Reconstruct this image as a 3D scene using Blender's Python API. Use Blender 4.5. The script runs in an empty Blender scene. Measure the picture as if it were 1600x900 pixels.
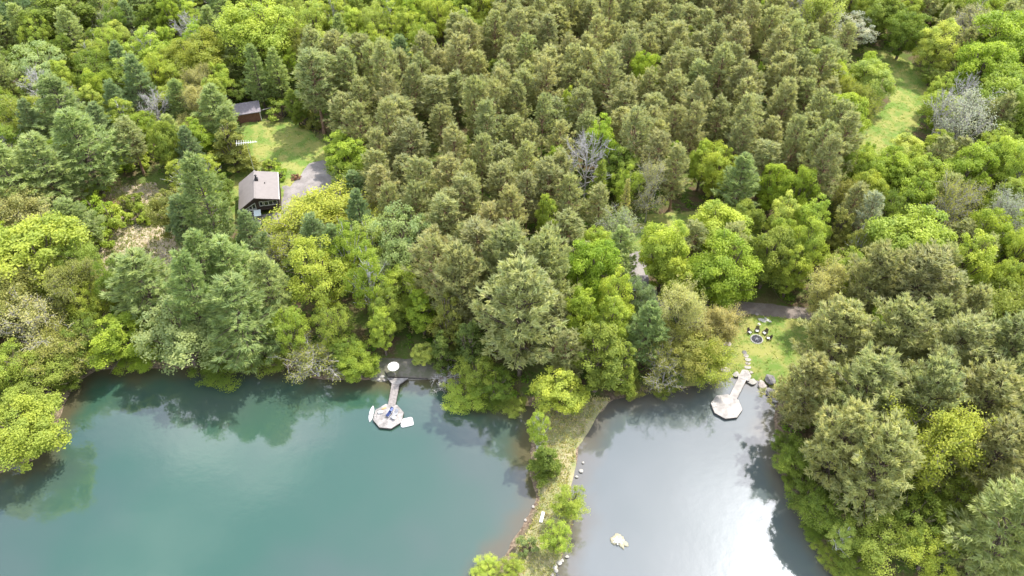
import bpy, math, random
import numpy as np
from mathutils import Vector, Matrix
R = math.radians
C = bpy.context.scene.collection
scene = bpy.context.scene

# ------------------------------------------------------------------ camera, sky, sun, exposure
CAM_H, PITCH, FPX = 120.0, R(45), 1280.0
cam_data = bpy.data.cameras.new('camera'); cam = bpy.data.objects.new('camera', cam_data); C.objects.link(cam)
cam.location = (0, 0, CAM_H); cam.rotation_euler = (R(90) - PITCH, 0, 0)
cam_data.sensor_width = 36; cam_data.lens = 36 * FPX / 1600
cam_data.clip_start = 1; cam_data.clip_end = 6000
scene.camera = cam
SUN_EL, SUN_AZ = R(58), R(42)                      # azimuth measured clockwise from +Y
sun_dir = Vector((math.cos(SUN_EL) * math.sin(SUN_AZ), math.cos(SUN_EL) * math.cos(SUN_AZ), math.sin(SUN_EL)))
world = bpy.data.worlds.new('World'); scene.world = world; world.use_nodes = True
wn = world.node_tree.nodes; wl = world.node_tree.links; wn.clear()
def N(tree, t, **kw):
    n = tree.nodes.new(t)
    for k, v in kw.items(): setattr(n, k, v)
    return n
def wnode(t, **kw): return N(world.node_tree, t, **kw)
sky = wnode('ShaderNodeTexSky', sky_type='NISHITA', sun_disc=False)
sky.sun_elevation = SUN_EL; sky.sun_rotation = SUN_AZ; sky.altitude = 300; sky.air_density = 1.0; sky.dust_density = 1.5
bg1 = wnode('ShaderNodeBackground'); bg1.inputs['Strength'].default_value = 0.15
wl.new(sky.outputs[0], bg1.inputs['Color'])
tc = wnode('ShaderNodeTexCoord')
sep = wnode('ShaderNodeSeparateXYZ'); wl.new(tc.outputs['Generated'], sep.inputs[0])
def wmath(op, a, b=None):
    n = wnode('ShaderNodeMath', operation=op)
    for i, v in enumerate((a, b)):
        if v is None: continue
        if isinstance(v, (int, float)): n.inputs[i].default_value = v
        else: wl.new(v, n.inputs[i])
    return n.outputs[0]
den = wmath('ADD', wmath('MAXIMUM', sep.outputs[2], 0.0), 0.28)
cmb = wnode('ShaderNodeCombineXYZ')
wl.new(wmath('DIVIDE', sep.outputs[0], den), cmb.inputs[0]); wl.new(wmath('DIVIDE', sep.outputs[1], den), cmb.inputs[1])
nz = wnode('ShaderNodeTexNoise'); nz.inputs['Scale'].default_value = 1.7; nz.inputs['Detail'].default_value = 5; nz.inputs['Roughness'].default_value = .52
off = wnode('ShaderNodeVectorMath', operation='ADD'); off.inputs[1].default_value = (4.2, 0.6, 0.0)
wl.new(cmb.outputs[0], off.inputs[0]); wl.new(off.outputs[0], nz.inputs['Vector'])
cr = wnode('ShaderNodeMapRange'); cr.inputs['From Min'].default_value = .42; cr.inputs['From Max'].default_value = .60; cr.interpolation_type = 'SMOOTHSTEP'
wl.new(nz.outputs[0], cr.inputs[0])
dt = wnode('ShaderNodeVectorMath', operation='DOT_PRODUCT'); wl.new(tc.outputs['Generated'], dt.inputs[0]); dt.inputs[1].default_value = sun_dir
glow = wmath('POWER', wmath('MAXIMUM', dt.outputs['Value'], 0.0), 120)
st = wmath('ADD', wmath('MULTIPLY', glow, 8.0), 1.45)
bg2 = wnode('ShaderNodeBackground'); bg2.inputs['Color'].default_value = (.93, .96, 1, 1); wl.new(st, bg2.inputs['Strength'])
mxw = wnode('ShaderNodeMixShader'); wl.new(wmath('MINIMUM', wmath('ADD', cr.outputs[0], glow), 1.0), mxw.inputs[0]); wl.new(bg1.outputs[0], mxw.inputs[1]); wl.new(bg2.outputs[0], mxw.inputs[2])
wo = wnode('ShaderNodeOutputWorld'); wl.new(mxw.outputs[0], wo.inputs[0])
sun_data = bpy.data.lights.new('sun', 'SUN'); sun_data.energy = 2.85; sun_data.angle = R(0.9); sun_data.color = (1, .95, .86)
sun = bpy.data.objects.new('sun', sun_data); C.objects.link(sun); sun.location = (0, 0, 200)
sun.rotation_euler = sun_dir.to_track_quat('Z', 'Y').to_euler()
scene.view_settings.view_transform = 'Standard'; scene.view_settings.look = 'None'
scene.view_settings.exposure = 1.33; scene.view_settings.gamma = 1
scene.cycles.max_bounces = 6; scene.cycles.diffuse_bounces = 3; scene.cycles.transmission_bounces = 3
scene.cycles.use_denoising = True

# ------------------------------------------------------------------ where a photographed point stands in the place
CP, SP = math.cos(PITCH), math.sin(PITCH)
def P(u, v, z=0.0):
    x, y = (u - 800) / FPX, (450 - v) / FPX
    d = (x, CP + y * SP, -SP + y * CP)
    t = (z - CAM_H) / d[2]
    return Vector((d[0] * t, d[1] * t, z))
def proj(x, y, z):
    """photo position of places (used only to decide what kind of wood grows where)"""
    x = np.asarray(x, float); y = np.asarray(y, float); dz = np.asarray(z, float) - CAM_H
    f = y * CP - dz * SP; up = y * SP + dz * CP
    return 800 + FPX * x / f, 450 - FPX * up / f, f
def PP(pts, z=0.0): return np.array([P(u, v, z)[:2] for u, v in pts])
def inside(poly, x, y):
    poly = np.asarray(poly, float); x = np.asarray(x, float); y = np.asarray(y, float)
    r = np.zeros(x.shape, bool); n = len(poly)
    for i in range(n):
        x0, y0 = poly[i]; x1, y1 = poly[(i + 1) % n]
        if y0 == y1: continue
        c = ((y0 > y) != (y1 > y)) & (x < (x1 - x0) * (y - y0) / (y1 - y0) + x0)
        r ^= c
    return r
def sdist(poly, x, y):
    """signed distance, positive inside"""
    poly = np.asarray(poly, float); x = np.asarray(x, float); y = np.asarray(y, float)
    d = np.full(x.shape, 1e9); n = len(poly)
    for i in range(n):
        a = poly[i]; b = poly[(i + 1) % n]; e = b - a; L = max(e @ e, 1e-9)
        t = np.clip(((x - a[0]) * e[0] + (y - a[1]) * e[1]) / L, 0, 1)
        d = np.minimum(d, np.hypot(x - a[0] - t * e[0], y - a[1] - t * e[1]))
    return np.where(inside(poly, x, y), d, -d)
_rs = np.random.RandomState(5)
_lat = _rs.rand(256, 256)
def vnoise(x, y):
    x = np.asarray(x, float) % 256; y = np.asarray(y, float) % 256
    xi = np.floor(x).astype(int) % 256; yi = np.floor(y).astype(int) % 256; fx = x - np.floor(x); fy = y - np.floor(y)
    fx = fx * fx * (3 - 2 * fx); fy = fy * fy * (3 - 2 * fy); x1 = (xi + 1) % 256; y1 = (yi + 1) % 256
    return (_lat[xi, yi] * (1 - fx) + _lat[x1, yi] * fx) * (1 - fy) + (_lat[xi, y1] * (1 - fx) + _lat[x1, y1] * fx) * fy
def fnoise(x, y, s, o=0):
    return (vnoise(x / s + 17 + o, y / s + 31 + o) + .5 * vnoise(2 * x / s + 5 + o, 2 * y / s + 9) + .25 * vnoise(4 * x / s + 2, 4 * y / s + 77 + o)) / 1.75 - .5

# ------------------------------------------------------------------ materials
def new_mat(name):
    m = bpy.data.materials.new(name); m.use_nodes = True; t = m.node_tree; t.nodes.clear()
    out = N(t, 'ShaderNodeOutputMaterial')
    return m, t, out
def mixrgb(t, fac, a, b, blend='MIX'):
    n = N(t, 'ShaderNodeMix', data_type='RGBA', blend_type=blend)
    for i, v in ((0, fac), (6, a), (7, b)):
        if isinstance(v, (int, float)): n.inputs[i].default_value = v
        elif isinstance(v, tuple): n.inputs[i].default_value = (*v, 1) if len(v) == 3 else v
        else: t.links.new(v, n.inputs[i])
    return n.outputs[2]
def tmath(t, op, a, b=None, clamp=False):
    n = N(t, 'ShaderNodeMath', operation=op, use_clamp=clamp)
    for i, v in enumerate((a, b)):
        if v is None: continue
        if isinstance(v, (int, float)): n.inputs[i].default_value = v
        else: t.links.new(v, n.inputs[i])
    return n.outputs[0]
def noise(t, scale, detail=4, rough=.55, coord='Object'):
    c = N(t, 'ShaderNodeTexCoord'); n = N(t, 'ShaderNodeTexNoise'); n.inputs['Scale'].default_value = scale
    n.inputs['Detail'].default_value = detail; n.inputs['Roughness'].default_value = rough
    t.links.new(c.outputs[coord], n.inputs['Vector']); return n.outputs[0]
def ramp(t, val, a, b):
    n = N(t, 'ShaderNodeMapRange', interpolation_type='SMOOTHSTEP'); n.inputs[1].default_value = a; n.inputs[2].default_value = b
    t.links.new(val, n.inputs[0]); return n.outputs[0]
def principled(t, out, col, rough=.8, spec=.3, metal=0, bump=None, bs=.3, bd=.05):
    p = N(t, 'ShaderNodeBsdfPrincipled')
    if isinstance(col, tuple): p.inputs['Base Color'].default_value = (*col, 1)
    else: t.links.new(col, p.inputs['Base Color'])
    p.inputs['Roughness'].default_value = rough; p.inputs['Specular IOR Level'].default_value = spec; p.inputs['Metallic'].default_value = metal
    if bump is not None:
        b = N(t, 'ShaderNodeBump'); b.inputs['Strength'].default_value = bs; b.inputs['Distance'].default_value = bd
        t.links.new(bump, b.inputs['Height']); t.links.new(b.outputs[0], p.inputs['Normal'])
    t.links.new(p.outputs[0], out.inputs[0]); return p
def simple(name, col, rough=.7, spec=.3, var=.25, scale=3.0, metal=0, bs=.2):
    m, t, o = new_mat(name); n = noise(t, scale)
    a = tuple(c * (1 - var) for c in col); b = tuple(min(1, c * (1 + var)) for c in col)
    principled(t, o, mixrgb(t, ramp(t, n, .3, .7), a, b), rough, spec, metal, n, bs); return m
def leaf_material(name, transl=.35, wood=(.16, .12, .085), stuff=False):
    m, t, o = new_mat(name)
    at = N(t, 'ShaderNodeAttribute', attribute_name='tint'); dd = N(t, 'ShaderNodeAttribute', attribute_name='dead')
    oi = N(t, 'ShaderNodeObjectInfo')
    if stuff:
        ca = N(t, 'ShaderNodeAttribute', attribute_name='hue'); base = ca.outputs['Color']
    else: base = oi.outputs['Color']
    lo = mixrgb(t, 1.0, base, (.66, .74, .80), 'MULTIPLY'); hi = mixrgb(t, 1.0, base, (1.30, 1.20, 1.05), 'MULTIPLY')
    c = mixrgb(t, at.outputs['Fac'], lo, hi)
    r = mixrgb(t, oi.outputs['Random'], (.93, .95, .96), (1.07, 1.04, 1.0)); c = mixrgb(t, 1.0, c, r, 'MULTIPLY')
    c = mixrgb(t, dd.outputs['Fac'], c, wood)
    p = N(t, 'ShaderNodeBsdfPrincipled'); t.links.new(c, p.inputs['Base Color']); p.inputs['Roughness'].default_value = .55; p.inputs['Specular IOR Level'].default_value = .25
    tr = N(t, 'ShaderNodeBsdfTranslucent'); tcx = mixrgb(t, 1.0, c, (1.15, 1.2, .75), 'MULTIPLY'); t.links.new(tcx, tr.inputs['Color'])
    mx = N(t, 'ShaderNodeMixShader'); mx.inputs[0].default_value = transl
    t.links.new(p.outputs[0], mx.inputs[1]); t.links.new(tr.outputs[0], mx.inputs[2]); t.links.new(mx.outputs[0], o.inputs[0]); return m
M = {}
M['leaf'] = leaf_material('broadleaf_foliage', .48); M['needle'] = leaf_material('needle_foliage', .5, (.33, .31, .19)); M['under'] = leaf_material('undergrowth_foliage', .38, stuff=True)
def bark(name, a, b, scale):
    m, t, o = new_mat(name); n = noise(t, scale, 5, .65)
    principled(t, o, mixrgb(t, ramp(t, n, .38, .62), a, b), .9, .1, 0, n, .5); return m
M['silverbark'] = bark('silver_dead_wood', (.28, .265, .255), (.50, .475, .46), 2.5)
M['darkgrey'] = bark('grey_brown_bark', (.12, .105, .095), (.25, .22, .20), 2.5)
M['bark'] = bark('brown_bark', (.09, .07, .055), (.19, .15, .12), 4)
M['redbark'] = bark('reddish_pine_bark', (.15, .095, .07), (.30, .19, .13), 3)
M['birch'] = bark('white_birch_bark', (.22, .21, .19), (.66, .64, .60), 2.2)
M['grey'] = bark('bleached_grey_bark', (.22, .20, .19), (.42, .39, .37), 2.5)
M['tan'] = bark('pale_twig_bark', (.27, .23, .18), (.42, .37, .30), 2.5)
M['plank'] = simple('weathered_deck_boards', (.27, .25, .24), .75, .3, .34, 1.1)
M['plankgrey'] = simple('grey_walkway_boards', (.24, .215, .205), .8, .25, .22, 3)
M['planklight'] = simple('bleached_deck_boards', (.34, .315, .30), .7, .3, .24, .9)
M['beam'] = simple('dark_wet_timber', (.07, .06, .055), .8, .3, .3, 3)
M['roof'] = simple('taupe_roof_shingles', (.215, .19, .18), .85, .2, .05, 1.2)
M['roof2'] = simple('grey_shed_shingles', (.19, .17, .185), .85, .2, .15, 2)
M['siding'] = simple('dark_brown_siding', (.065, .048, .042), .8, .2, .25, 3)
M['redwall'] = simple('red_brown_board_wall', (.17, .085, .06), .85, .2, .2, 3)
M['white'] = simple('white_paint', (.60, .60, .585), .5, .4, .04, 3)
M['canvas'] = simple('white_canvas', (.72, .72, .70), .7, .3, .03, 2)
M['plastic'] = simple('white_plastic', (.50, .50, .50), .35, .5, .03, 2)
M['glass'] = simple('dark_window_glass', (.02, .025, .03), .08, .6, .2, 1)
M['panel'] = simple('pale_blue_grey_panel', (.55, .62, .65), .4, .4, .05, 3)
M['black'] = simple('black_metal', (.02, .02, .022), .5, .4, .2, 4)
M['metal'] = simple('pale_metal', (.62, .62, .64), .35, .5, .1, 4, .7)
M['rock'] = simple('pale_boulder', (.30, .265, .24), .85, .2, .28, 1.6, bs=.8)
M['rockgrey'] = simple('grey_boulder', (.16, .15, .15), .85, .2, .3, 1.4, bs=.8)
M['rockwhite'] = simple('whitish_stone', (.32, .30, .27), .85, .2, .16, 2, bs=.6)
M['ash'] = simple('charcoal_ash', (.045, .045, .055), .95, .1, .5, 6)
M['navy'] = simple('navy_fabric', (.03, .045, .12), .85, .1, .3, 6)
M['greyfab'] = simple('grey_fabric', (.25, .25, .27), .85, .1, .3, 6)
M['red'] = simple('dull_red_flower', (.35, .10, .08), .8, .1, .3, 6)
M['yellowwood'] = simple('honey_wood', (.45, .30, .14), .7, .2, .3, 4)

# ------------------------------------------------------------------ object helpers
def mesh_np(name, verts, faces, mat, nper=4, attrs=None, smooth=False):
    """verts (n,3), faces (m,nper)"""
    me = bpy.data.meshes.new(name); verts = np.asarray(verts, np.float32); faces = np.asarray(faces, np.int32)
    me.vertices.add(len(verts)); me.vertices.foreach_set('co', verts.ravel())
    me.loops.add(faces.size); me.loops.foreach_set('vertex_index', faces.ravel())
    me.polygons.add(len(faces)); me.polygons.foreach_set('loop_start', np.arange(0, faces.size, nper, dtype=np.int32))
    me.polygons.foreach_set('loop_total', np.full(len(faces), nper, np.int32))
    me.polygons.foreach_set('use_smooth', np.full(len(faces), smooth, bool))
    for k, (dom, val) in (attrs or {}).items():
        val = np.asarray(val, np.float32)
        if val.ndim == 1: a = me.attributes.new(k, 'FLOAT', dom); a.data.foreach_set('value', val)
        else: a = me.attributes.new(k, 'FLOAT_COLOR', dom); a.data.foreach_set('color', np.hstack([val, np.ones((len(val), 4 - val.shape[1]), np.float32)]).ravel())
    me.update(); me.validate()
    if mat: me.materials.append(mat)
    return me
class MB:
    """collects simple solids into one mesh"""
    def __init__(s): s.v = []; s.f = []
    def add(s, v, f):
        o = len(s.v); s.v += [tuple(p) for p in v]; s.f += [tuple(i + o for i in q) for q in f]; return s
    def box(s, c, d, rz=0, mat=None):
        x, y, z = (k / 2 for k in d); vs = [Vector((a * x, b * y, e * z)) for e in (-1, 1) for a, b in ((-1, -1), (1, -1), (1, 1), (-1, 1))]
        m = mat or Matrix.Rotation(rz, 3, 'Z'); vs = [m @ p + Vector(c) for p in vs]
        return s.add(vs, [(3, 2, 1, 0), (4, 5, 6, 7), (0, 1, 5, 4), (1, 2, 6, 5), (2, 3, 7, 6), (3, 0, 4, 7)])
    def prism(s, poly, z0, z1):
        n = len(poly); a = sum(poly[i][0] * poly[(i + 1) % n][1] - poly[(i + 1) % n][0] * poly[i][1] for i in range(n))
        if a < 0: poly = poly[::-1]
        vs = [(p[0], p[1], z0) for p in poly] + [(p[0], p[1], z1) for p in poly]
        return s.add(vs, [tuple(range(n - 1, -1, -1)), tuple(range(n, 2 * n))] + [(i, (i + 1) % n, n + (i + 1) % n, n + i) for i in range(n)])
    def tube(s, pts, rad, n=8):
        v, f = tube_arrays([(np.array(pts, float), np.array(rad if hasattr(rad, '__len__') else [rad] * len(pts), float))], n)
        o = len(s.v); s.v += [tuple(p) for p in v]; s.f += [tuple(int(i) + o for i in q) for q in f]
        k = len(pts); s.f += [tuple(o + i for i in range(n - 1, -1, -1)), tuple(o + (k - 1) * n + i for i in range(n))]; return s
    def bar(s, a, b, w, h):
        a = Vector(a); b = Vector(b); d = b - a; q = d.to_track_quat('X', 'Z').to_matrix(); return s.box((a + b) / 2, (d.length, w, h), mat=q)
    def mesh(s, name, mat, smooth=False, bevel=0):
        me = bpy.data.meshes.new(name); me.from_pydata(s.v, [], s.f); me.update()
        if mat: me.materials.append(mat)
        if smooth: me.polygons.foreach_set('use_smooth', [True] * len(me.polygons))
        return me
def link(name, me, parent=None, loc=None, rz=None, label=None, cat=None, group=None, kind=None, color=None):
    o = bpy.data.objects.new(name, me); C.objects.link(o)
    if parent: o.parent = parent
    if loc is not None: o.location = loc
    if rz is not None: o.rotation_euler = (0, 0, rz)
    if label: o['label'] = label
    if cat: o['category'] = cat
    if group: o['group'] = group
    if kind: o['kind'] = kind
    if color is not None: o.color = (*color, 1)
    return o
def tube_arrays(chains, n):
    V = []; F = []; off = 0; ang = np.arange(n) * 2 * np.pi / n; ca, sa = np.cos(ang), np.sin(ang)
    for pts, rad in chains:
        k = len(pts); t = np.gradient(pts, axis=0); t /= np.linalg.norm(t, axis=1)[:, None] + 1e-9
        ref = np.where(np.abs(t[:, 2:3]) > .9, np.array([[1., 0, 0]]), np.array([[0, 0, 1.]]))
        a = np.cross(t, ref); a /= np.linalg.norm(a, axis=1)[:, None] + 1e-9; b = np.cross(t, a)
        ring = pts[:, None, :] + rad[:, None, None] * (ca[None, :, None] * a[:, None, :] + sa[None, :, None] * b[:, None, :])
        V.append(ring.reshape(-1, 3)); i = np.arange(n); j = (i + 1) % n
        for q in range(k - 1):
            F.append(np.stack([off + q * n + i, off + q * n + j, off + (q + 1) * n + j, off + (q + 1) * n + i], 1))
        off += k * n
    return np.vstack(V), np.vstack(F)

# ------------------------------------------------------------------ foliage
def nrm(a): return a / (np.linalg.norm(a, axis=1)[:, None] + 1e-9)
def cards(cen, nor, axis, L, W):
    """one small leaf-shaped face per entry, long side along axis"""
    n = len(cen); L = np.broadcast_to(np.asarray(L, float), (n,))[:, None]; W = np.broadcast_to(np.asarray(W, float), (n,))[:, None]
    nor = nrm(nor); ax = axis - (axis * nor).sum(1)[:, None] * nor; ax = nrm(ax); sd = np.cross(nor, ax)
    v = np.stack([cen - ax * L * .5, cen + sd * W * .5 - ax * L * .08, cen + ax * L * .5, cen - sd * W * .5 - ax * L * .08], 1)
    return v.reshape(-1, 3), np.arange(4 * n).reshape(-1, 4)
def curve(p0, d0, L, bend, k, rng, wob=.05):
    pts = [np.array(p0, float)]; d = np.array(d0, float); d /= np.linalg.norm(d)
    for i in range(k):
        d = d + np.array([0, 0, bend / k]) + rng.randn(3) * wob; d /= np.linalg.norm(d); pts.append(pts[-1] + d * L / k)
    return np.array(pts)
def trunk_chain(H, r, rng, lean=.03, k=7):
    z = np.linspace(0, 1, k); w = np.cumsum(rng.randn(k, 2) * lean * H * .25, axis=0) / k; w[0] = 0
    pts = np.column_stack([w[:, 0], w[:, 1], z * H - .4 * (z == 0)]); rad = r * (1 - z) ** .8 + .035; rad[0] *= 1.35
    return pts, rad
def gen_broad(seed, Rr=5., H=13., base=.22, lobes=9, nclump=84, per=120, leaf=.36, shape='round', open_=.0, lift=0.3):
    per = int(per * 1.75); leaf *= .74; rng = np.random.RandomState(seed); cz = H * (base + 1) / 2; rz = H * (1 - base) / 2
    tp = trunk_chain(H * .86, .03 * H * .8, rng, .05); chains = [tp]
    lc = []; lr = []
    for i in range(lobes):
        th = i * 2.4 + rng.rand() * .8; h = (i + .5) / lobes * 2 - 1 + rng.randn() * .08
        if shape == 'cone': prof = max(.12, (1 - (h + 1) / 2)) ** .8 * .95
        elif shape == 'egg': prof = math.sqrt(max(.05, 1 - h * h)) * (1.0 - .25 * h)
        elif shape == 'spread': prof = math.sqrt(max(.05, 1 - h * h)) * (1.0 + .3 * h)
        else: prof = math.sqrt(max(.05, 1 - h * h))
        rr = Rr * prof * .60 * (.85 + .3 * rng.rand())
        lc.append((rr * math.cos(th), rr * math.sin(th), cz + h * rz * .74)); lr.append(Rr * (.40 + .12 * rng.rand()) * (.72 + .28 * prof))
    lc = np.array(lc); lr = np.array(lr)
    for c, r0 in zip(lc, lr):
        z0 = max(.12 * H, c[2] - Rr * .85 - .1 * H); p0 = np.array([0, 0, z0]); mid = (p0 * .5 + c * .5) + np.array([0, 0, -.3]); pts = np.array([p0, mid, c, c + (c - mid) * .35])
        chains.append((pts, np.array([.012 * H, .008 * H, .05, .03])))
        for q in range(4):
            e = c + rng.randn(3) * r0 * .55; chains.append((np.array([mid, (mid + e) / 2 + rng.randn(3) * .15, e]), np.array([.07, .05, .025])))
    w = lr ** 2; w /= w.sum(); which = rng.choice(len(lc), nclump, p=w)
    d = nrm(rng.randn(nclump, 3) + np.array([0, 0, .35])); rc = lr[which] * (.22 + .26 * rng.rand(nclump))
    cc = lc[which] + d * (lr[which] * (.74 + .26 * rng.rand(nclump)))[:, None]
    cc[:, 2] = np.maximum(cc[:, 2], base * H * .75)
    ctr = np.array([0, 0, cz - rz * .2]); outc = nrm(cc - ctr)
    ci = np.repeat(np.arange(nclump), per); n = len(ci)
    dd = nrm(rng.randn(n, 3) + outc[ci] * .55 + np.array([0, 0, lift]))
    pos = cc[ci] + dd * (rc[ci] * (.35 + .95 * rng.rand(n)))[:, None] * np.array([1.2, 1.2, .8])
    nor = nrm(dd * .8 + outc[ci] * .3 + np.array([0, 0, .4]) + rng.randn(n, 3) * .72)
    tint = np.clip(rng.rand(nclump)[ci] * .6 + rng.rand(n) * .4, 0, 1)
    if open_ > 0: k = rng.rand(n) > open_; pos, nor, tint = pos[k], nor[k], tint[k]; n = len(pos)
    v, f = cards(pos, nor, rng.randn(n, 3), leaf * (.7 + .6 * rng.rand(n)), leaf * .8 * (.7 + .5 * rng.rand(n)))
    tv, tf = tube_arrays(chains, 6)
    return (v, f, tint, np.zeros(n)), (tv, tf), Rr, H, cz / H
def blades_from(tufts, dirs, up, per, L, W, spread, rng, deadt):
    n = len(tufts); ci = np.repeat(np.arange(n), per); m = len(ci)
    d = nrm(dirs[ci] + np.array([0, 0, up]) + rng.randn(m, 3) * spread); Lm = L * (.7 + .6 * rng.rand(m))
    pos = tufts[ci] + d * (Lm * .5)[:, None] + rng.randn(m, 3) * .06
    nor = nrm(np.cross(d, rng.randn(m, 3)) + np.array([0, 0, .5])); t = np.clip(rng.rand(n)[ci] * .65 + rng.rand(m) * .35, 0, 1)
    v, f = cards(pos, nor, d, Lm, W * (.8 + .4 * rng.rand(m)))
    return v, f, t, (deadt[ci] * (.4 + .6 * rng.rand(m)))
def gen_pine(seed, Rr=3.8, H=18., base=.36, nb=84, nt=11, per=9, blade=.80, wid=.15, kind='scots'):
    rng = np.random.RandomState(seed); tp, tr = trunk_chain(H, .0135 * H, rng, .06, 9); chains = [(tp, tr)]
    T = []; D = []; dead = []
    lop = rng.rand() * 6.28
    for i in range(nb):
        s = (i + rng.rand()) / nb                       # 0 bottom of the crown, 1 top
        z = H * (base + (1 - base) * s * .985); th = i * 2.39996 + rng.randn() * .35
        if kind == 'scots': prof = (.62 + 1.6 * s) if s < .2 else .99 * max(0, 1 - ((s - .2) / .83) ** 2.3) ** .72 + .05; el = -.05 + .95 * s + rng.randn() * .12; bend = .5
        elif kind == 'white': prof = (.75 + .5 * s) if s < .3 else .9 * (1 - (s - .3) / .74) ** .75 + .1; el = -.02 + .75 * s ** 1.4 + rng.randn() * .08; bend = .28
        elif kind == 'spruce': prof = max(.06, 1 - s) ** .9; el = -.25 + .5 * s; bend = .15
        L = Rr * prof * ((.62 + .6 * rng.rand()) if kind == 'scots' else (.72 + .42 * rng.rand())) * (1 + .18 * math.cos(th - lop))
        k = np.searchsorted(tp[:, 2], z); k = min(max(k, 1), len(tp) - 1); f = (z - tp[k - 1, 2]) / (tp[k, 2] - tp[k - 1, 2]); p0 = tp[k - 1] * (1 - f) + tp[k] * f
        d0 = np.array([math.cos(th) * math.cos(el), math.sin(th) * math.cos(el), math.sin(el)])
        pts = curve(p0, d0, L, bend, 4, rng, .07); chains.append((pts, np.linspace(.028 + .012 * L, .018, 5)))
        side = nrm(np.cross(d0, [0, 0, 1])[None])[0]
        m = max(3, int(nt * (.35 + .75 * L / Rr)))
        ss = np.sort(.25 + .75 * rng.rand(m) ** .75)
        for q in ss:
            x = q * 4; a = min(int(x), 3); pt = pts[a] * (1 - x + a) + pts[a + 1] * (x - a)
            fan = {'scots': .42, 'white': .52, 'spruce': .42}[kind] * L * (1.12 - q) * rng.uniform(-1, 1) + rng.randn() * .12
            pt = pt + side * fan + np.array([0, 0, rng.randn() * {'scots': .30, 'white': .12, 'spruce': .1}[kind] + .06]) - d0 * abs(fan) * .15
            T.append(pt); D.append(d0 * (.8) + side * np.sign(fan) * .55); dead.append(max(0, rng.rand() * .42 * (1.15 - q) + (.25 if s < .2 else 0) * rng.rand() + (.8 if rng.rand() < .05 else 0)))
    T = np.array(T); D = np.array(D); dead = np.clip(np.array(dead), 0, 1)
    up = {'scots': .55, 'white': .30, 'spruce': .05}[kind]
    leaf = blades_from(T, D, up, per, blade, wid, {'scots': .40, 'white': .32, 'spruce': .35}[kind], rng, dead * {'scots': .75, 'white': .45, 'spruce': .4}[kind])
    tv, tf = tube_arrays(chains, 5)
    return leaf, (tv, tf), Rr, H, (base + .97) / 2
def gen_bare(seed, Rr=4., H=12., leaves=0, leafsize=.3, up=.55, base=.25, nl=16):
    rng = np.random.RandomState(seed); tp, tr = trunk_chain(H * .92, .016 * H, rng, .08, 8); chains = [(tp, tr)]; tips = []
    for i in range(nl):
        s = (i + rng.rand()) / nl; z = H * (base + (.9 - base) * s); th = i * 2.4 + rng.randn() * .4; k = min(max(np.searchsorted(tp[:, 2], z), 1), 7); p0 = tp[k - 1] + (tp[k] - tp[k - 1]) * (z - tp[k - 1, 2]) / (tp[k, 2] - tp[k - 1, 2])
        L = Rr * (.55 + .75 * math.sin(math.pi * min(1, .25 + s * .8))) * (.8 + .35 * rng.rand()); e = up * (.5 + s) + rng.randn() * .1
        pts = curve(p0, (math.cos(th) * math.cos(e), math.sin(th) * math.cos(e), math.sin(e)), L, .45, 5, rng, .12); chains.append((pts, np.linspace(.04 + .012 * L, .035, 6)))
        for j in range(9):
            q = rng.uniform(.2, 1) * 5; a = min(int(q), 4); p1 = pts[a] + (pts[a + 1] - pts[a]) * (q - a); d = nrm((pts[a + 1] - pts[a])[None] * 1.2 + rng.randn(1, 3) * L / 5 * .9)[0]
            l2 = L * (.22 + .25 * rng.rand()); c2 = curve(p1, d, l2, .35, 3, rng, .15); chains.append((c2, np.linspace(.045, .022, 4)))
            for w in range(5):
                p2 = c2[rng.randint(1, 4)]; c3 = curve(p2, nrm(d[None] + rng.randn(1, 3) * .8)[0], l2 * (.4 + .4 * rng.rand()), .3, 2, rng, .2); chains.append((c3, np.linspace(.03, .015, 3))); tips.append(c3[-1]); tips.append(c3[1])
    tips = np.array(tips); tv, tf = tube_arrays(chains, 4); leaf = None
    if leaves:
        ci = np.repeat(np.arange(len(tips)), leaves); n = len(ci); pos = tips[ci] + rng.randn(n, 3) * .34; nor = nrm(rng.randn(n, 3) * .7 + np.array([0, 0, .7]) + nrm(pos - np.array([0, 0, H * .6])) * .5)
        v, f = cards(pos, nor, rng.randn(n, 3), leafsize * (.6 + .8 * rng.rand(n)), leafsize * .6); leaf = (v, f, np.clip(rng.rand(len(tips))[ci] * .6 + .4 * rng.rand(n), 0, 1), np.zeros(n))
    return leaf, (tv, tf), Rr * 1.05, H, (base + 1) / 2
PROTO = {}
def proto(kind, gens, leafmat, barkmat):
    out = []
    for i, (leaf, (tv, tf), r, h, cz) in enumerate(gens):
        lm = mesh_np(kind + '_crown', leaf[0], leaf[1], M[leafmat], 4, {'tint': ('FACE', leaf[2]), 'dead': ('FACE', leaf[3])}) if leaf is not None else None
        tm = mesh_np(kind + '_trunk', tv, tf, M[barkmat], 4, None, True)
        out.append((lm, tm, r, h, cz))
    PROTO[kind] = out
proto('maple', [gen_broad(10 + i, 5, 12.5, .16, 11, 150, 110, .38) for i in range(4)], 'leaf', 'bark')
proto('egg', [gen_broad(30 + i, 4, 13, .14, 12, 130, 95, .36, 'egg') for i in range(3)], 'leaf', 'bark')
proto('aspen', [gen_broad(50 + i, 3.4, 15, .26, 12, 110, 75, .30, 'egg', .15) for i in range(3)], 'leaf', 'birch')
proto('loose', [gen_broad(70 + i, 5, 13, .2, 13, 120, 75, .36, 'spread', .2) for i in range(3)], 'leaf', 'bark')
proto('pine', [gen_pine(100 + i, 3.8 * (1 + .1 * (i % 3 - 1)), 18, .28 + .03 * (i % 4), 70 + 5 * (i % 4)) for i in range(9)], 'needle', 'redbark')
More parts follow.
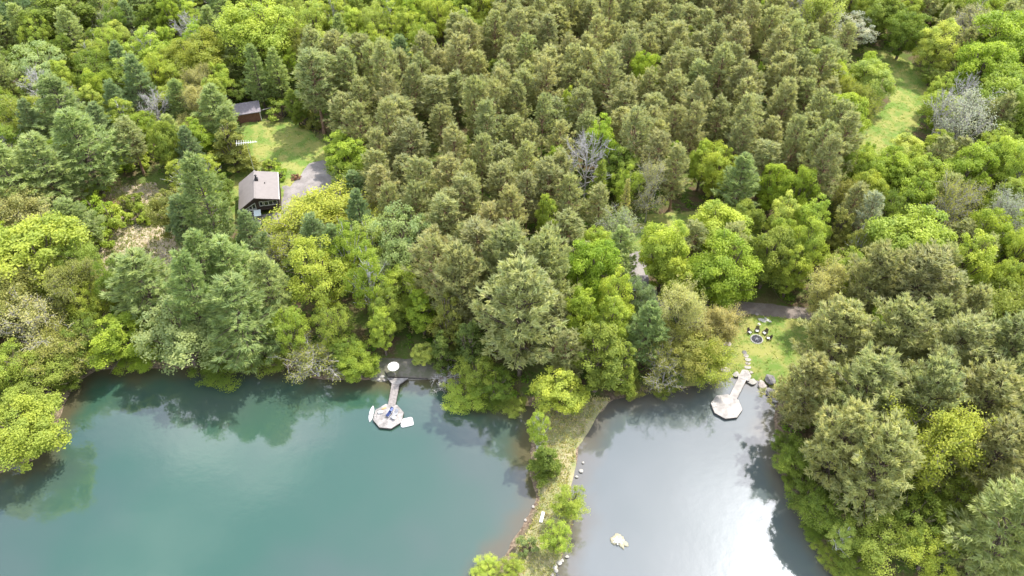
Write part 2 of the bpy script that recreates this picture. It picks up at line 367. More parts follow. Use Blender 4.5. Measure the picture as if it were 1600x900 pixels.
proto('bigpine', [gen_pine(120 + i, 5.6, 19, .22, 110, 18, 10, .85, .17) for i in range(3)], 'needle', 'bark')
proto('white', [gen_pine(140 + i, 5.2, 22, .16, 96, 19, 10, .85, .15, 'white') for i in range(3)], 'needle', 'bark')
proto('spruce', [gen_pine(160 + i, 2.4, 11, .06, 80, 8, 8, .45, .15, 'spruce') for i in range(2)], 'needle', 'bark')
proto('cedar', [gen_broad(180 + i, 2.6, 10, .04, 13, 120, 80, .26, 'cone', 0, .5) for i in range(2)], 'leaf', 'bark')
proto('bare', [gen_bare(200 + i) for i in range(3)], 'leaf', 'silverbark')
proto('budding', [gen_bare(220 + i, 4.6, 12, 12, .27, .6, .2, 20) for i in range(3)], 'leaf', 'darkgrey')
proto('shrub', [gen_broad(240 + i, 1.9, 2.6, .02, 7, 34, 60, .30) for i in range(3)], 'leaf', 'bark')
proto('thin', [gen_bare(260 + i, 4.2, 11, 3, .26, .6, .15, 18) for i in range(2)], 'leaf', 'grey')

# ------------------------------------------------------------------ ponds and terrain
LEFT_POND = PP([(-500, 760), (-60, 765), (0, 738), (60, 716), (95, 650), (118, 600), (150, 578), (230, 576), (330, 575), (450, 572), (490, 590), (545, 594), (600, 597), (615, 592), (685, 591), (720, 600), (760, 622), (800, 632), (836, 634), (838, 665), (829, 690), (827, 735), (834, 772), (829, 800), (808, 835), (786, 870), (764, 912), (730, 1000), (690, 1200), (-900, 1200)])
RIGHT_POND = PP([(915, 682), (935, 650), (955, 628), (1005, 612), (1060, 608), (1095, 603), (1112, 592), (1140, 584), (1165, 590), (1200, 597), (1214, 620), (1208, 660), (1212, 720), (1240, 770), (1262, 820), (1300, 875), (1390, 930), (1480, 1000), (1500, 1200), (870, 1200), (862, 930), (884, 860), (897, 815), (890, 790), (893, 760), (902, 730), (905, 700)])
def pond_sd(x, y): return np.maximum(sdist(LEFT_POND, x, y), sdist(RIGHT_POND, x, y)) + fnoise(x, y, 3.2) * 1.3 + fnoise(x, y, 1.1, 40) * .5
def land_h(x, y, s=None):
    s = pond_sd(x, y) if s is None else s
    lo = .95 * (1 - np.exp(s / 2.6)) + fnoise(x, y, 14) * .5 * np.clip(-s / 6, 0, 1) + fnoise(x, y, 2.5, 60) * .16 * np.clip(-s / 1.5, 0, 1)
    hi = -np.minimum(s * .32, 2.4)
    return np.where(s < 0, lo, hi)
GX = np.arange(-215, 215.1, 1.0); GY = np.arange(18, 345.1, 1.0)
gx, gy = np.meshgrid(GX, GY); gs = pond_sd(gx, gy); GZ = land_h(gx, gy, gs)
def hz(x, y):
    """terrain height at a point"""
    x = np.clip((np.asarray(x, float) - GX[0]), 0, len(GX) - 1.001); y = np.clip((np.asarray(y, float) - GY[0]), 0, len(GY) - 1.001)
    i = x.astype(int); j = y.astype(int); a = x - i; b = y - j
    return (GZ[j, i] * (1 - a) + GZ[j, i + 1] * a) * (1 - b) + (GZ[j + 1, i] * (1 - a) + GZ[j + 1, i + 1] * a) * b
def G(u, v):
    z = .9
    for _ in range(4): p = P(u, v, z); z = float(hz(p.x, p.y))
    return Vector((p.x, p.y, z))
def grid_faces(nx, ny, keep=None):
    i, j = np.meshgrid(np.arange(nx - 1), np.arange(ny - 1)); a = (j * nx + i)
    f = np.stack([a, a + 1, a + nx + 1, a + nx], -1)
    return f[keep] if keep is not None else f.reshape(-1, 4)
# floor of the wood: brown litter, green growth, damp shore
m, t, o = new_mat('forest_floor')
n1 = noise(t, .35, 6, .65); n2 = noise(t, 2.2, 5, .7); n3 = noise(t, .08, 3, .5)
c = mixrgb(t, ramp(t, n1, .42, .6), (.105, .075, .045), (.075, .115, .022)); c = mixrgb(t, ramp(t, n2, .5, .72), c, (.19, .15, .085)); c = mixrgb(t, ramp(t, n3, .45, .65), c, mixrgb(t, .5, c, (.12, .16, .04)))
sa = N(t, 'ShaderNodeAttribute', attribute_name='shore'); sm = mixrgb(t, ramp(t, n2, .35, .65), (.085, .06, .045), (.24, .18, .13)); c = mixrgb(t, sa.outputs['Fac'], c, sm)
principled(t, o, c, .95, .1, 0, n2, .8, .15); M['floor'] = m
verts = np.column_stack([gx.ravel(), gy.ravel(), GZ.ravel()])
shore = np.clip(1 - np.abs(gs + .3) / 2.0, 0, 1).ravel(); shore = np.where(gs.ravel() > 0, 1, shore)
nx, ny = len(GX), len(GY)
far = 2600.0; rim = []                                    # the sheet goes on to the horizon
order = [(i, 0) for i in range(nx)] + [(nx - 1, j) for j in range(1, ny)] + [(i, ny - 1) for i in range(nx - 2, -1, -1)] + [(0, j) for j in range(ny - 2, 0, -1)]
idx = np.array([j * nx + i for i, j in order]); rimv = verts[idx]; cen = np.array([0, 160, 0.])
dirv = nrm((rimv - cen) * np.array([1, 1, 0])); outer = cen + dirv * far; outer[:, 2] = -.6 + 0 * outer[:, 2]; outer[:, 2] = np.where(rimv[:, 1] > 100, 1.0, outer[:, 2]); outer[:, 2] = .8
k = len(idx); ring = np.array([[idx[q], len(verts) + q, len(verts) + (q + 1) % k, idx[(q + 1) % k]] for q in range(k)])
ground_me = mesh_np('ground', np.vstack([verts, outer]), np.vstack([grid_faces(nx, ny), ring]), M['floor'], 4, {'shore': ('POINT', np.concatenate([shore, np.zeros(k)]))}, True)
link('ground', ground_me, kind='structure')
# the two ponds
def water(name, poly, deep, mid, shallow, seed, bounds):
    m, t, o = new_mat(name); a = N(t, 'ShaderNodeAttribute', attribute_name='shallow')
    n = noise(t, .022, 3, .5); nb = noise(t, .3, 3, .6)
    c = mixrgb(t, ramp(t, n, .38, .62), deep, mid)
    s1 = tmath(t, 'ADD', a.outputs['Fac'], tmath(t, 'MULTIPLY', tmath(t, 'SUBTRACT', nb, .5), .35))
    c = mixrgb(t, ramp(t, s1, .40, 1.0), c, shallow)
    d = N(t, 'ShaderNodeBsdfDiffuse'); t.links.new(c, d.inputs[0])
    g = N(t, 'ShaderNodeBsdfGlossy'); g.inputs['Roughness'].default_value = .045; g.inputs[0].default_value = (1, 1, 1, 1)
    w = noise(t, .55, 4, .6); b = N(t, 'ShaderNodeBump'); b.inputs['Strength'].default_value = .10; b.inputs['Distance'].default_value = .12; t.links.new(w, b.inputs['Height']); t.links.new(b.outputs[0], g.inputs['Normal'])
    fr = N(t, 'ShaderNodeFresnel'); fr.inputs['IOR'].default_value = 1.88
    mx = N(t, 'ShaderNodeMixShader'); t.links.new(fr.outputs[0], mx.inputs[0]); t.links.new(d.outputs[0], mx.inputs[1]); t.links.new(g.outputs[0], mx.inputs[2]); t.links.new(mx.outputs[0], o.inputs[0])
    x = np.arange(bounds[0], bounds[1] + .1, 1.5); y = np.arange(bounds[2], bounds[3] + .1, 1.5); X, Y = np.meshgrid(x, y); s = sdist(poly, X, Y)
    sh = np.clip(1 - (s + fnoise(X, Y, 5) * 4) / 8.5, 0, 1)
    keep = (s > -6); kf = keep[:-1, :-1] | keep[1:, 1:]
    me = mesh_np(name, np.column_stack([X.ravel(), Y.ravel(), 0 * X.ravel()]), grid_faces(len(x), len(y), kf), m, 4, {'shallow': ('POINT', sh.ravel())})
    link(name, me, kind='structure')
water('pond_water', LEFT_POND, (.028, .072, .048), (.050, .072, .061), (.075, .066, .038), 0, (-215, 8, 20, 106))
water('small_pond_water', RIGHT_POND, (.075, .092, .094), (.105, .118, .121), (.10, .09, .075), 1, (4, 75, 20, 106))

# sheets laid on the terrain: lawns, gravel, dry grass
def ground_mat(name, a, b, c3, s1=.5, s2=3.0):
    m, t, o = new_mat(name); n = noise(t, s1, 5, .6); n2 = noise(t, s2, 5, .7)
    c = mixrgb(t, ramp(t, n, .38, .62), a, b); c = mixrgb(t, ramp(t, n2, .52, .75), c, c3); principled(t, o, c, .95, .1, 0, n2, .7, .08); return m
M['lawn'] = ground_mat('lawn_grass', (.125, .195, .040), (.25, .25, .075), (.29, .26, .13), .32, 2.5)
M['gravel'] = ground_mat('pale_gravel', (.20, .18, .172), (.27, .245, .235), (.15, .135, .115), .4, 5)
M['gravel2'] = ground_mat('pinkish_gravel', (.17, .14, .125), (.23, .195, .175), (.12, .105, .07), .4, 4)
M['dry'] = ground_mat('dry_straw_grass', (.21, .21, .10), (.30, .26, .155), (.125, .185, .05), .35, 1.6)
M['track'] = ground_mat('straw_track', (.34, .27, .20), (.40, .33, .24), (.19, .19, .075), .4, 2.2)
M['dirt'] = ground_mat('pine_needle_dirt', (.17, .10, .065), (.25, .17, .12), (.13, .11, .06), .5, 2)
M['slab'] = ground_mat('mossy_stone_paving', (.115, .115, .08), (.17, .155, .13), (.10, .12, .05), .6, 3)
M['ringstone'] = simple('shade_lifted_ring_stone', (.5, .48, .44), .85, .2, .12, 2, bs=.6)  # brighter copy of the whitish stone, colour raised to offset tree shade
SHEETS = []
def patch(name, px, mat, lift=.05, edge=1.0, step=.6, wpoly=None):
    poly = PP(px, .8) if wpoly is None else np.array(wpoly); SHEETS.append(poly)
    x = np.arange(poly[:, 0].min() - 2, poly[:, 0].max() + 2, step); y = np.arange(poly[:, 1].min() - 2, poly[:, 1].max() + 2, step); X, Y = np.meshgrid(x, y)
    s = sdist(poly, X, Y) + fnoise(X, Y, 2.2, len(SHEETS) * 7) * edge * 2 + fnoise(X, Y, .9, 5) * edge * .5
    Z = hz(X, Y) + np.clip(s * .2 - .02, -.12, lift); kf = ((s > -.6)[:-1, :-1]) & ((s > -.6)[1:, 1:]) & ((s > -.6)[1:, :-1]) & ((s > -.6)[:-1, 1:])
    V = np.column_stack([X.ravel(), Y.ravel(), Z.ravel()]); F = grid_faces(len(x), len(y), kf)
    u, inv = np.unique(F, return_inverse=True)
    return link(name, mesh_np(name, V[u], inv.reshape(-1, 4), M[mat], 4, None, True), kind='structure')
patch('lawn', [(380, 190), (470, 192), (512, 232), (535, 262), (520, 300), (490, 320), (440, 350), (360, 350), (360, 280), (385, 260), (372, 215)], 'lawn', .12)
patch('driveway', [(478, 256), (505, 249), (530, 254), (528, 285), (505, 305), (478, 315), (452, 312), (446, 318), (436, 300), (452, 290), (466, 275)], 'gravel', .26, .3)
patch('footpath', [(432, 290), (452, 288), (462, 296), (458, 322), (444, 345), (432, 345), (436, 318), (440, 300)], 'gravel', .30, .3)
patch('lawn', [(1345, 70), (1400, 85), (1460, 125), (1452, 165), (1425, 215), (1380, 245), (1340, 240), (1335, 200), (1385, 165), (1400, 130), (1360, 100)], 'lawn', .12)
patch('lawn', [(1140, 500), (1180, 492), (1280, 500), (1290, 560), (1250, 620), (1216, 622), (1196, 597), (1160, 584), (1128, 588), (1100, 600), (1050, 600), (1030, 570), (1100, 540)], 'lawn', .12, .6)
patch('gravel_road', [(1040, 455), (1090, 470), (1160, 470), (1250, 480), (1330, 485), (1330, 510), (1240, 500), (1170, 492), (1110, 500), (1060, 490)], 'gravel2', .2, .5)
patch('gravel_road', [(985, 392), (1040, 390), (1040, 405), (1005, 420), (1020, 450), (1045, 460), (1040, 480), (985, 480), (985, 450), (970, 420)], 'gravel', .22, .4)
patch('lawn', [(960, 345), (1060, 350), (1070, 385), (1000, 392), (965, 385)], 'lawn', .12)
patch('dry_grass_bank', [(842, 640), (930, 618), (955, 622), (935, 648), (915, 682), (904, 700), (900, 732), (891, 760), (888, 790), (893, 815), (880, 860), (860, 925), (850, 1000), (770, 1000), (785, 920), (805, 860), (835, 808), (842, 772), (836, 735), (840, 690)], 'dry', .2, .5)
patch('footpath', [(100, 310), (190, 290), (240, 285), (255, 300), (240, 330), (252, 360), (245, 400), (215, 410), (175, 400), (150, 415), (180, 375), (228, 345), (215, 310), (160, 312)], 'track', .2, .8)
patch('bare_ground', [(60, 285), (190, 280), (200, 320), (150, 335), (60, 325)], 'dirt', .12, 1)
patch('bare_ground', [(110, 345), (260, 330), (300, 400), (250, 450), (140, 430)], 'track', .11, 1.2)
patch('patio', [(588, 560), (640, 558), (690, 570), (690, 588), (640, 591), (606, 591), (590, 595), (575, 594)], 'slab', .12, .4)
patch('lawn', [(1000, 335), (1100, 330), (1110, 372), (1060, 380), (1010, 345)], 'lawn', .12, .6)
# straw and weeds standing on the open ground
def tufts(name, polys, n, hcol, size, mat, seed, lab=None, kindgrass='grass'):
    rng = np.random.RandomState(seed); pts = []
    for poly in polys:
        poly = np.array(poly); k = int(n / len(polys)); x = rng.uniform(poly[:, 0].min(), poly[:, 0].max(), k * 3); y = rng.uniform(poly[:, 1].min(), poly[:, 1].max(), k * 3)
        ok = inside(poly, x, y) & (pond_sd(x, y) < -.5) & (x == x); pts.append(np.column_stack([x, y])[ok][:k])
    p = np.vstack(pts); per = 7; ci = np.repeat(np.arange(len(p)), per); m_ = len(ci)
    pos = np.column_stack([p[ci, 0], p[ci, 1], hz(p[ci, 0], p[ci, 1]) + .05]) + rng.randn(m_, 3) * np.array([.16, .16, 0])
    d = nrm(rng.randn(m_, 3) * .55 + np.array([0, 0, 1])); L = size * (.5 + rng.rand(m_)); v, f = cards(pos + d * L[:, None] * .45, np.cross(d, rng.randn(m_, 3)), d, L, .16)
    hc = np.array(hcol); h = hc[rng.randint(0, len(hc), len(p))][ci]
    link(name, mesh_np(name, v, f, M['under'], 4, {'tint': ('FACE', rng.rand(m_)), 'dead': ('FACE', np.zeros(m_)), 'hue': ('FACE', h)}), kind='stuff', label=lab, cat=kindgrass)
tufts('grass_tufts', [SHEETS[8]], 2600, [(.62, .54, .32), (.55, .50, .26), (.40, .44, .13), (.5, .46, .2)], .42, 'under', 1, 'straw coloured grass tufts along the bank between the two ponds')
tufts('grass_tufts', [SHEETS[0], SHEETS[3], SHEETS[4]], 2600, [(.32, .42, .09), (.42, .43, .13), (.45, .42, .17), (.25, .36, .07)], .22, 'under', 2, 'short yellowish green grass on the open lawns')
tufts('grass_tufts', [SHEETS[9], SHEETS[11], SHEETS[10]], 3000, [(.55, .47, .3), (.45, .42, .2), (.32, .4, .1), (.3, .34, .12)], .5, 'under', 3, 'dry weeds and straw beside the rough track left of the house')

# ------------------------------------------------------------------ trees
COL = dict(
 bright=(.37, .45, .078), vivid=(.32, .415, .055), yel=(.40, .465, .078), deep=(.205, .275, .046), mid=(.285, .345, .065), gold=(.36, .39, .065), olive=(.30, .31, .08),
 pale=(.36, .43, .18), buff=(.47, .45, .18), rust=(.46, .41, .16), limepale=(.43, .49, .12), blossom=(.56, .57, .46), silver=(.42, .45, .36),
 pine=(.390, .402, .190), pineg=(.372, .398, .188), pineb=(.403, .403, .205), pinel=(.415, .43, .20), wp=(.31, .39, .155), wpl=(.41, .48, .20), wpb=(.28, .36, .18), dark=(.13, .19, .07), cedar=(.28, .30, .07), cedard=(.16, .215, .05))
KIND = {  # object name, category, usual height
 'maple': ('maple_tree', 'tree', 12.5), 'egg': ('broadleaf_tree', 'tree', 13), 'aspen': ('aspen_tree', 'tree', 15), 'loose': ('broadleaf_tree', 'tree', 13), 'pine': ('pine_tree', 'pine tree', 19), 'bigpine': ('pine_tree', 'pine tree', 20),
 'white': ('white_pine_tree', 'pine tree', 20), 'spruce': ('spruce_tree', 'spruce tree', 11), 'cedar': ('cedar_tree', 'cedar tree', 9), 'bare': ('bare_tree', 'bare tree', 12), 'budding': ('budding_tree', 'tree', 11), 'thin': ('budding_tree', 'tree', 11), 'shrub': ('shrub', 'shrub', 2.6)}
trng = random.Random(3); PLACED = []
def grow(kind, x, y, W, H, col, label, group=None, rz=None):
    lm, tm, r, h, cz = trng.choice(PROTO[kind]); name, cat, _ = KIND[kind]
    e = link(name, None, loc=(x, y, float(hz(x, y)) - .1), rz=trng.uniform(0, 6.28) if rz is None else rz, label=label, cat=cat, group=group)
    e.scale = (W / 2 / r, W / 2 / r, H / h)
    if tm: link('trunk', tm, e)
    b_ = trng.uniform(.88, 1.1)
    if lm: link('crown', lm, e, color=tuple(c * b_ * trng.uniform(.975, 1.025) for c in col))
    PLACED.append((x, y, W / 2, H)); return e
def tree(kind, u, v, wpx, H, col, label, group=None):
    """u, v, wpx: where the middle of the crown shows in the photograph and how broad"""
    H = (H or KIND[kind][2]) * (1.15 if (H or 10) > 8 else 1); zc = H * {'pine': .68, 'bigpine': .6, 'white': .57, 'maple': .56, 'shrub': .5, 'spruce': .4, 'cedar': .4}.get(kind, .58) + .6
    p = P(u, v, zc); d = p.y * CP - (zc - CAM_H) * SP
    for _ in range(12):                                   # a tree stands on land
        if float(pond_sd(p.x, p.y)) < -.4: break
        q = P(u, v, zc); H *= .93; zc *= .93; p = P(u, v, zc)
    return grow(kind, p.x, p.y, wpx * d / FPX * 1.08, H, COL[col], label, group)
T = [
 # upper left
 ('maple', 95, 35, 100, 14, 'deep', 'large deep green broadleaf tree in the top left corner of the wood'),
 ('loose', 30, 30, 70, 13, 'dark', 'dark green tree at the very top left edge'),
 ('loose', 60, 110, 80, 12, 'pale', 'pale yellowish airy tree below the deep green corner tree'),
 ('loose', 150, 120, 60, 12, 'deep', 'deep green tree left of the two white trunked aspens'),
 ('egg', 268, 32, 34, 14, 'vivid', 'narrow vivid green tree near the top edge left of the dark spruce'),
 ('egg', 300, 35, 40, 13, 'yel', 'small yellow green tree between the narrow green tree and the spruce'),
 ('spruce', 335, 22, 30, 12, 'dark', 'dark blue green spruce standing alone near the top left'),
 ('aspen', 232, 78, 58, 15, 'bright', 'light green aspen with white trunk, upper of the two aspens'),
 ('egg', 262, 72, 40, 12, 'vivid', 'vivid green tree right behind the upper aspen'),
 ('aspen', 208, 118, 50, 15, 'limepale', 'light green aspen with white trunk, lower left of the two aspens'),
 ('maple', 314, 92, 82, 14, 'gold', 'golden olive broad tree left of the big bright maple'),
 ('maple', 412, 55, 108, 18, 'bright', 'big bright green maple behind the shed, dark limbs showing'),
 ('loose', 285, 125, 60, 10, 'bright', 'yellow green bushy tree between the aspens and the shed pine'),
 ('loose', 272, 155, 50, 9, 'limepale', 'pale green small tree left of the shed pine'),
 ('white', 340, 176, 66, 14, 'wpl', 'light blue green white pine just left of the shed'),
 ('cedar', 364, 238, 66, 13, 'cedar', 'dense olive yellow tree beside the cabin under the antenna'),
 ('bare', 245, 175, 44, 10, 'pine', 'thin grey twiggy tree between aspen trunk and shed pine'),
 ('pine', 205, 220, 52, 13, 'pineg', 'grey green fading pine right of the large white pine'),
 ('white', 128, 235, 110, 19, 'wp', 'large layered white pine above the red brown bare ground'),
 ('white', 75, 270, 100, 18, 'wpl', 'pale bluish white pine left of the large layered pine'),
 ('white', 22, 290, 110, 19, 'wpl', 'bluish white pine at the left edge above the buff tree'),
 ('white', 100, 175, 90, 18, 'wp', 'white pine behind the large layered pine'),
 ('loose', 40, 190, 70, 13, 'mid', 'green tree at the left edge behind the bluish pines'),
 ('bare', 70, 150, 45, 12, 'pine', 'twiggy brown tree in the upper left wood'),
 ('loose', 85, 240, 40, 9, 'vivid', 'vivid green small tree wedged between two white pines'),
 ('shrub', 215, 250, 44, 4, 'yel', 'bright yellow green bush at the upper end of the rough track'),
 ('shrub', 240, 240, 36, 4, 'bright', 'light green bush above the rough track'),
 ('shrub', 185, 258, 40, 4, 'vivid', 'green bush right of the large layered pine trunk'),
 ('shrub', 262, 225, 34, 4, 'olive', 'olive bush between grey pine and shed pine'),
 ('budding', 290, 210, 50, 6, 'buff', 'buff twiggy thicket left of the olive tree'),
 ('shrub', 150, 330, 46, 5, 'vivid', 'vivid green bush on the left side of the rough clearing'),
 ('shrub', 178, 345, 50, 5, 'yel', 'yellow green bush in the middle of the rough clearing'),
 ('shrub', 205, 322, 42, 4, 'mid', 'mid green bush inside the bend of the rough track'),
 ('shrub', 222, 338, 34, 4, 'bright', 'light green bush touching the bend of the track'),
 ('shrub', 160, 372, 50, 5, 'bright', 'light green bush at the lower end of the rough clearing'),
 ('shrub', 150, 305, 34, 4, 'vivid', 'small vivid bush under the large layered pine'),
 ('shrub', 130, 360, 40, 4, 'yel', 'yellow green bush left in the rough clearing'),
 # left middle
 ('budding', 32, 348, 80, 11, 'buff', 'buff coloured budding tree at the left edge'),
 ('white', 112, 352, 78, 12, 'wp', 'dull green small white pine above the large light green maple'),
 ('maple', 62, 408, 150, 15, 'bright', 'very large light green maple at the left edge'),
 ('loose', 125, 420, 70, 12, 'mid', 'green tree at the right flank of the large left maple'),
 ('budding', 118, 460, 80, 11, 'olive', 'olive brown half leafed tree below the large left maple'),
 ('budding', 30, 480, 90, 11, 'olive', 'olive twiggy tree at the left edge below the large maple'),
 ('thin', 60, 510, 90, 10, 'buff', 'brown grey twiggy tree around the pale fallen trunk'),
 ('loose', 142, 480, 52, 10, 'yel', 'yellow green tree left of the broad shore white pine'),
 ('loose', 130, 530, 66, 9, 'deep', 'dark green shore tree at the top left corner of the pond'),
 ('egg', 188, 525, 84, 10, 'vivid', 'bright green shore tree left of the pale shore tree'),
 ('budding', 88, 555, 90, 8, 'olive', 'olive budding bush tree on the left bank'),
 ('loose', 60, 590, 95, 8, 'mid', 'green bushy tree on the left bank above the lime tree'),
 ('loose', 15, 575, 70, 9, 'bright', 'bright tree at the left edge above the lime tree'),
 ('maple', 28, 672, 120, 11, 'yel', 'lime green round tree overhanging the left bank of the pond'),
 ('loose', 105, 590, 50, 6, 'deep', 'low green bush at the pond corner on the left bank'),
 ('white', 228, 452, 120, 17, 'wp', 'broad white pine right of the rough clearing'),
 ('white', 192, 428, 60, 9, 'wpl', 'pale feathery pine at the lower end of the straw track'),
 ('maple', 277, 335, 70, 12, 'olive', 'dense olive green maple between the track and the tall cabin pine'),
 ('white', 325, 325, 86, 23, 'wp', 'tall white pine left of the cabin'),
 ('white', 358, 428, 92, 16, 'wpl', 'feathery light white pine below the cabin'),
 ('white', 320, 425, 80, 18, 'wp', 'white pine between the track and the feathery light pine'),
 ('loose', 285, 520, 130, 14, 'pale', 'pale silvery green shore tree leaning over the pond'),
 ('white', 375, 495, 132, 24, 'wp', 'massive dark shore white pine in the middle of the left shore'),
 ('white', 310, 470, 86, 22, 'wp', 'light shore white pine left of the massive dark one'),
 ('loose', 215, 560, 60, 7, 'vivid', 'low bright shore tree under the silvery tree'),
 ('loose', 345, 570, 80, 8, 'deep', 'dark green low tree hanging over the left pond'),
 ('white', 425, 460, 80, 18, 'wpl', 'yellowish white pine right of the massive shore pine'),
 ('loose', 410, 560, 70, 8, 'mid', 'green low tree at the shore right of the massive pine'),
 ('shrub', 415, 360, 48, 1.8, 'mid', 'green hedge bush below the cabin deck'),
 ('shrub', 392, 366, 34, 1.8, 'mid', 'green hedge bush at the left end of the cabin deck'),
 ('shrub', 437, 274, 26, 2.2, 'vivid', 'rounded vivid green bush beside the cabin roof'),
 ('shrub', 424, 259, 26, 2.0, 'bright', 'light green bush behind the cabin roof'),
 ('budding', 503, 352, 128, 9.5, 'gold', 'large golden olive tree right of the cabin'),
 ('loose', 500, 435, 96, 15, 'yel', 'yellow green open tree below the golden tree'),
 ('aspen', 545, 395, 58, 18, 'vivid', 'light green birch with white trunk, left one of the shore pair'),
 ('aspen', 578, 440, 62, 18, 'vivid', 'vivid green birch with long white trunk, right one of the shore pair'),
 ('loose', 455, 520, 60, 12, 'bright', 'yellowish green tree above the grey twiggy shore tree'),
 ('thin', 492, 562, 84, 10, 'olive', 'grey twiggy half leafed shore tree'),
 ('loose', 520, 510, 56, 12, 'mid', 'green tree between the grey twiggy tree and birch trunk'),
 ('maple', 560, 565, 58, 7, 'vivid', 'vivid green rounded bush left of the first dock'),
 ('loose', 535, 545, 50, 8, 'deep', 'deeper green bush behind the vivid dock bush'),
 ('egg', 597, 515, 42, 11, 'bright', 'light green slim tree right of the birch trunk'),
 ('loose', 632, 382, 88, 16, 'pale', 'pale cream green tree at the edge of the pine plantation'),
 ('egg', 660, 486, 52, 10, 'vivid', 'bright green tree above the first dock'),
 ('egg', 660, 551, 34, 5.5, 'limepale', 'pale lime small tree overlooking the patio'),
 ('cedar', 702, 515, 62, 14, 'cedar', 'olive cedar right of the bright tree above the dock'),
 ('cedar', 735, 545, 60, 13, 'cedard', 'darker olive cedar next to the large shore pine'),
 ('cedar', 690, 555, 46, 9, 'cedard', 'small dark cedar behind the leaning lime tree'),
 ('loose', 722, 612, 70, 9, 'bright', 'lime green tree leaning over the water right of the first dock'),
 ('bare', 695, 590, 40, 7, 'pine', 'grey bare little tree touching the leaning lime tree'),
 ('loose', 770, 600, 60, 6, 'deep', 'low dark green bushes at the foot of the large shore pine'),
 ('loose', 745, 580, 60, 8, 'mid', 'green tree behind the leaning lime tree'),
 ('bigpine', 812, 500, 140, 22, 'pine', 'very large grey green pine on the shore in the middle'),
 ('bigpine', 790, 430, 100, 20, 'pine', 'large pine just behind the very large shore pine'),
 ('bigpine', 850, 440, 90, 20, 'pineg', 'large pine left of the bright green group'),
 ('pine', 680, 420, 80, 18, 'pine', 'grey pine right of the pale cream green tree'),
 ('bigpine', 720, 455, 90, 19, 'pineg', 'dense pine at the lower plantation edge above the olive cedar'),
 ('pine', 745, 400, 80, 18, 'pineb', 'brownish pine at the lower plantation edge'),
 ('egg', 874, 612, 76, 9, 'yel', 'yellow green tree at the head of the bank between the ponds'),
 ('egg', 935, 555, 84, 15, 'mid', 'dense green tree above the head of the bank'),
 ('egg', 905, 500, 60, 15, 'vivid', 'vivid green tree in the middle group, lower left'),
 ('maple', 925, 430, 78, 15, 'vivid', 'vivid green tree in the middle group, upper left'),
 ('egg', 962, 470, 52, 16, 'yel', 'yellow green tree in the middle group, right side'),
 ('egg', 955, 510, 54, 15, 'bright', 'light green tree in the middle group, lower right'),
 ('cedar', 975, 580, 50, 12, 'mid', 'green cedar right of the dense green tree at the bank head'),
 ('white', 967, 400, 60, 14, 'wpl', 'pale white pine left of the gravel patch'),
 ('maple', 1038, 402, 74, 15, 'bright', 'bright green maple with two lobes beside the gravel patch'),
 ('egg', 1058, 440, 56, 12, 'yel', 'yellow green lower lobe tree in front of the gravel side maple'),
 ('maple', 1132, 430, 100, 15, 'vivid', 'perfectly rounded vivid green maple above the second dock'),
 ('maple', 1122, 365, 92, 11, 'yel', 'airy yellow green tree behind the rounded maple'),
 ('maple', 1200, 405, 74, 13, 'mid', 'bright green tree right of the rounded maple'),
 ('egg', 1238, 420, 50, 12, 'yel', 'yellow green tree at the edge of the gravel road'),
 ('white', 1012, 520, 74, 14, 'wp', 'blue green white pine in the second dock grove'),
 ('budding', 1062, 505, 66, 13, 'buff', 'straw coloured tree in the second dock grove'),
 ('budding', 1120, 520, 60, 9, 'rust', 'rust tinged budding tree right in the second dock grove'),
 ('loose', 1075, 545, 86, 10, 'olive', 'olive tree with pale branches at the shore by the second dock'),
 ('thin', 1040, 575, 66, 9, 'olive', 'twiggy olive tree with white stem on the right pond shore'),
 ('budding', 1100, 565, 70, 8, 'yel', 'yellowish budding tree overhanging the right pond'),
 ('cedar', 1098, 580, 30, 5, 'mid', 'low green shore bush left of the second dock'),
 ('loose', 1000, 470, 44, 11, 'wpb', 'blue green tree behind the grove white pine'),
 ('bare', 916, 262, 60, 15, 'pine', 'dead silver grey tree standing in the plantation gap'),
 ('egg', 940, 225, 48, 15, 'vivid', 'vivid green tree right behind the dead silver tree'),
 ('egg', 965, 265, 60, 12, 'deep', 'deep green tree in the plantation gap'),
 ('spruce', 936, 305, 44, 13, 'mid', 'small green spruce in the plantation gap'),
 ('spruce', 975, 335, 30, 13, 'buff', 'half dead conical spruce with pale twigs in the gap'),
 ('thin', 1015, 300, 46, 13, 'pine', 'thin dark twiggy tree at the right side of the gap'),
 ('maple', 1008, 122, 42, 15, 'vivid', 'single vivid green round tree inside the pine plantation'),
 ('maple', 1122, 270, 56, 13, 'yel', 'bright yellow green tree at the right end of the gap'),
 ('white', 1155, 290, 70, 15, 'wp', 'blue green white pine right of the gap'),
 ('egg', 1098, 255, 40, 12, 'bright', 'light green tree at the plantation edge right of the gap'),
 ('egg', 462, 165, 32, 10, 'deep', 'deep green tree at the right edge of the cabin lawn'),
 ('pine', 492, 130, 66, 19, 'pineg', 'tall pine with bare trunk at the cabin lawn edge'),
 ('pine', 602, 115, 52, 20, 'pine', 'pine with a long reddish trunk above the plantation'),
 ('egg', 545, 250, 62, 11, 'vivid', 'vivid green bush tree at the right end of the driveway'),
 ('egg', 530, 230, 44, 9, 'bright', 'light green bush tree at the lawn corner'),
 ('white', 555, 300, 54, 10, 'wpb', 'small blue green pine below the driveway'),
 ('loose', 545, 280, 46, 9, 'deep', 'dark green bush tree beside the driveway end'),
 ('shrub', 480, 190, 40, 4, 'olive', 'grey green bush right of the shed'),
 ('shrub', 440, 172, 44, 4, 'bright', 'light green bush beside the pale beam of the shed'),
 ('loose', 425, 125, 60, 7, 'deep', 'deep green hedge trees behind the shed'),
 ('loose', 380, 140, 50, 6, 'deep', 'dark green bush tree touching the shed roof'),
 # upper right
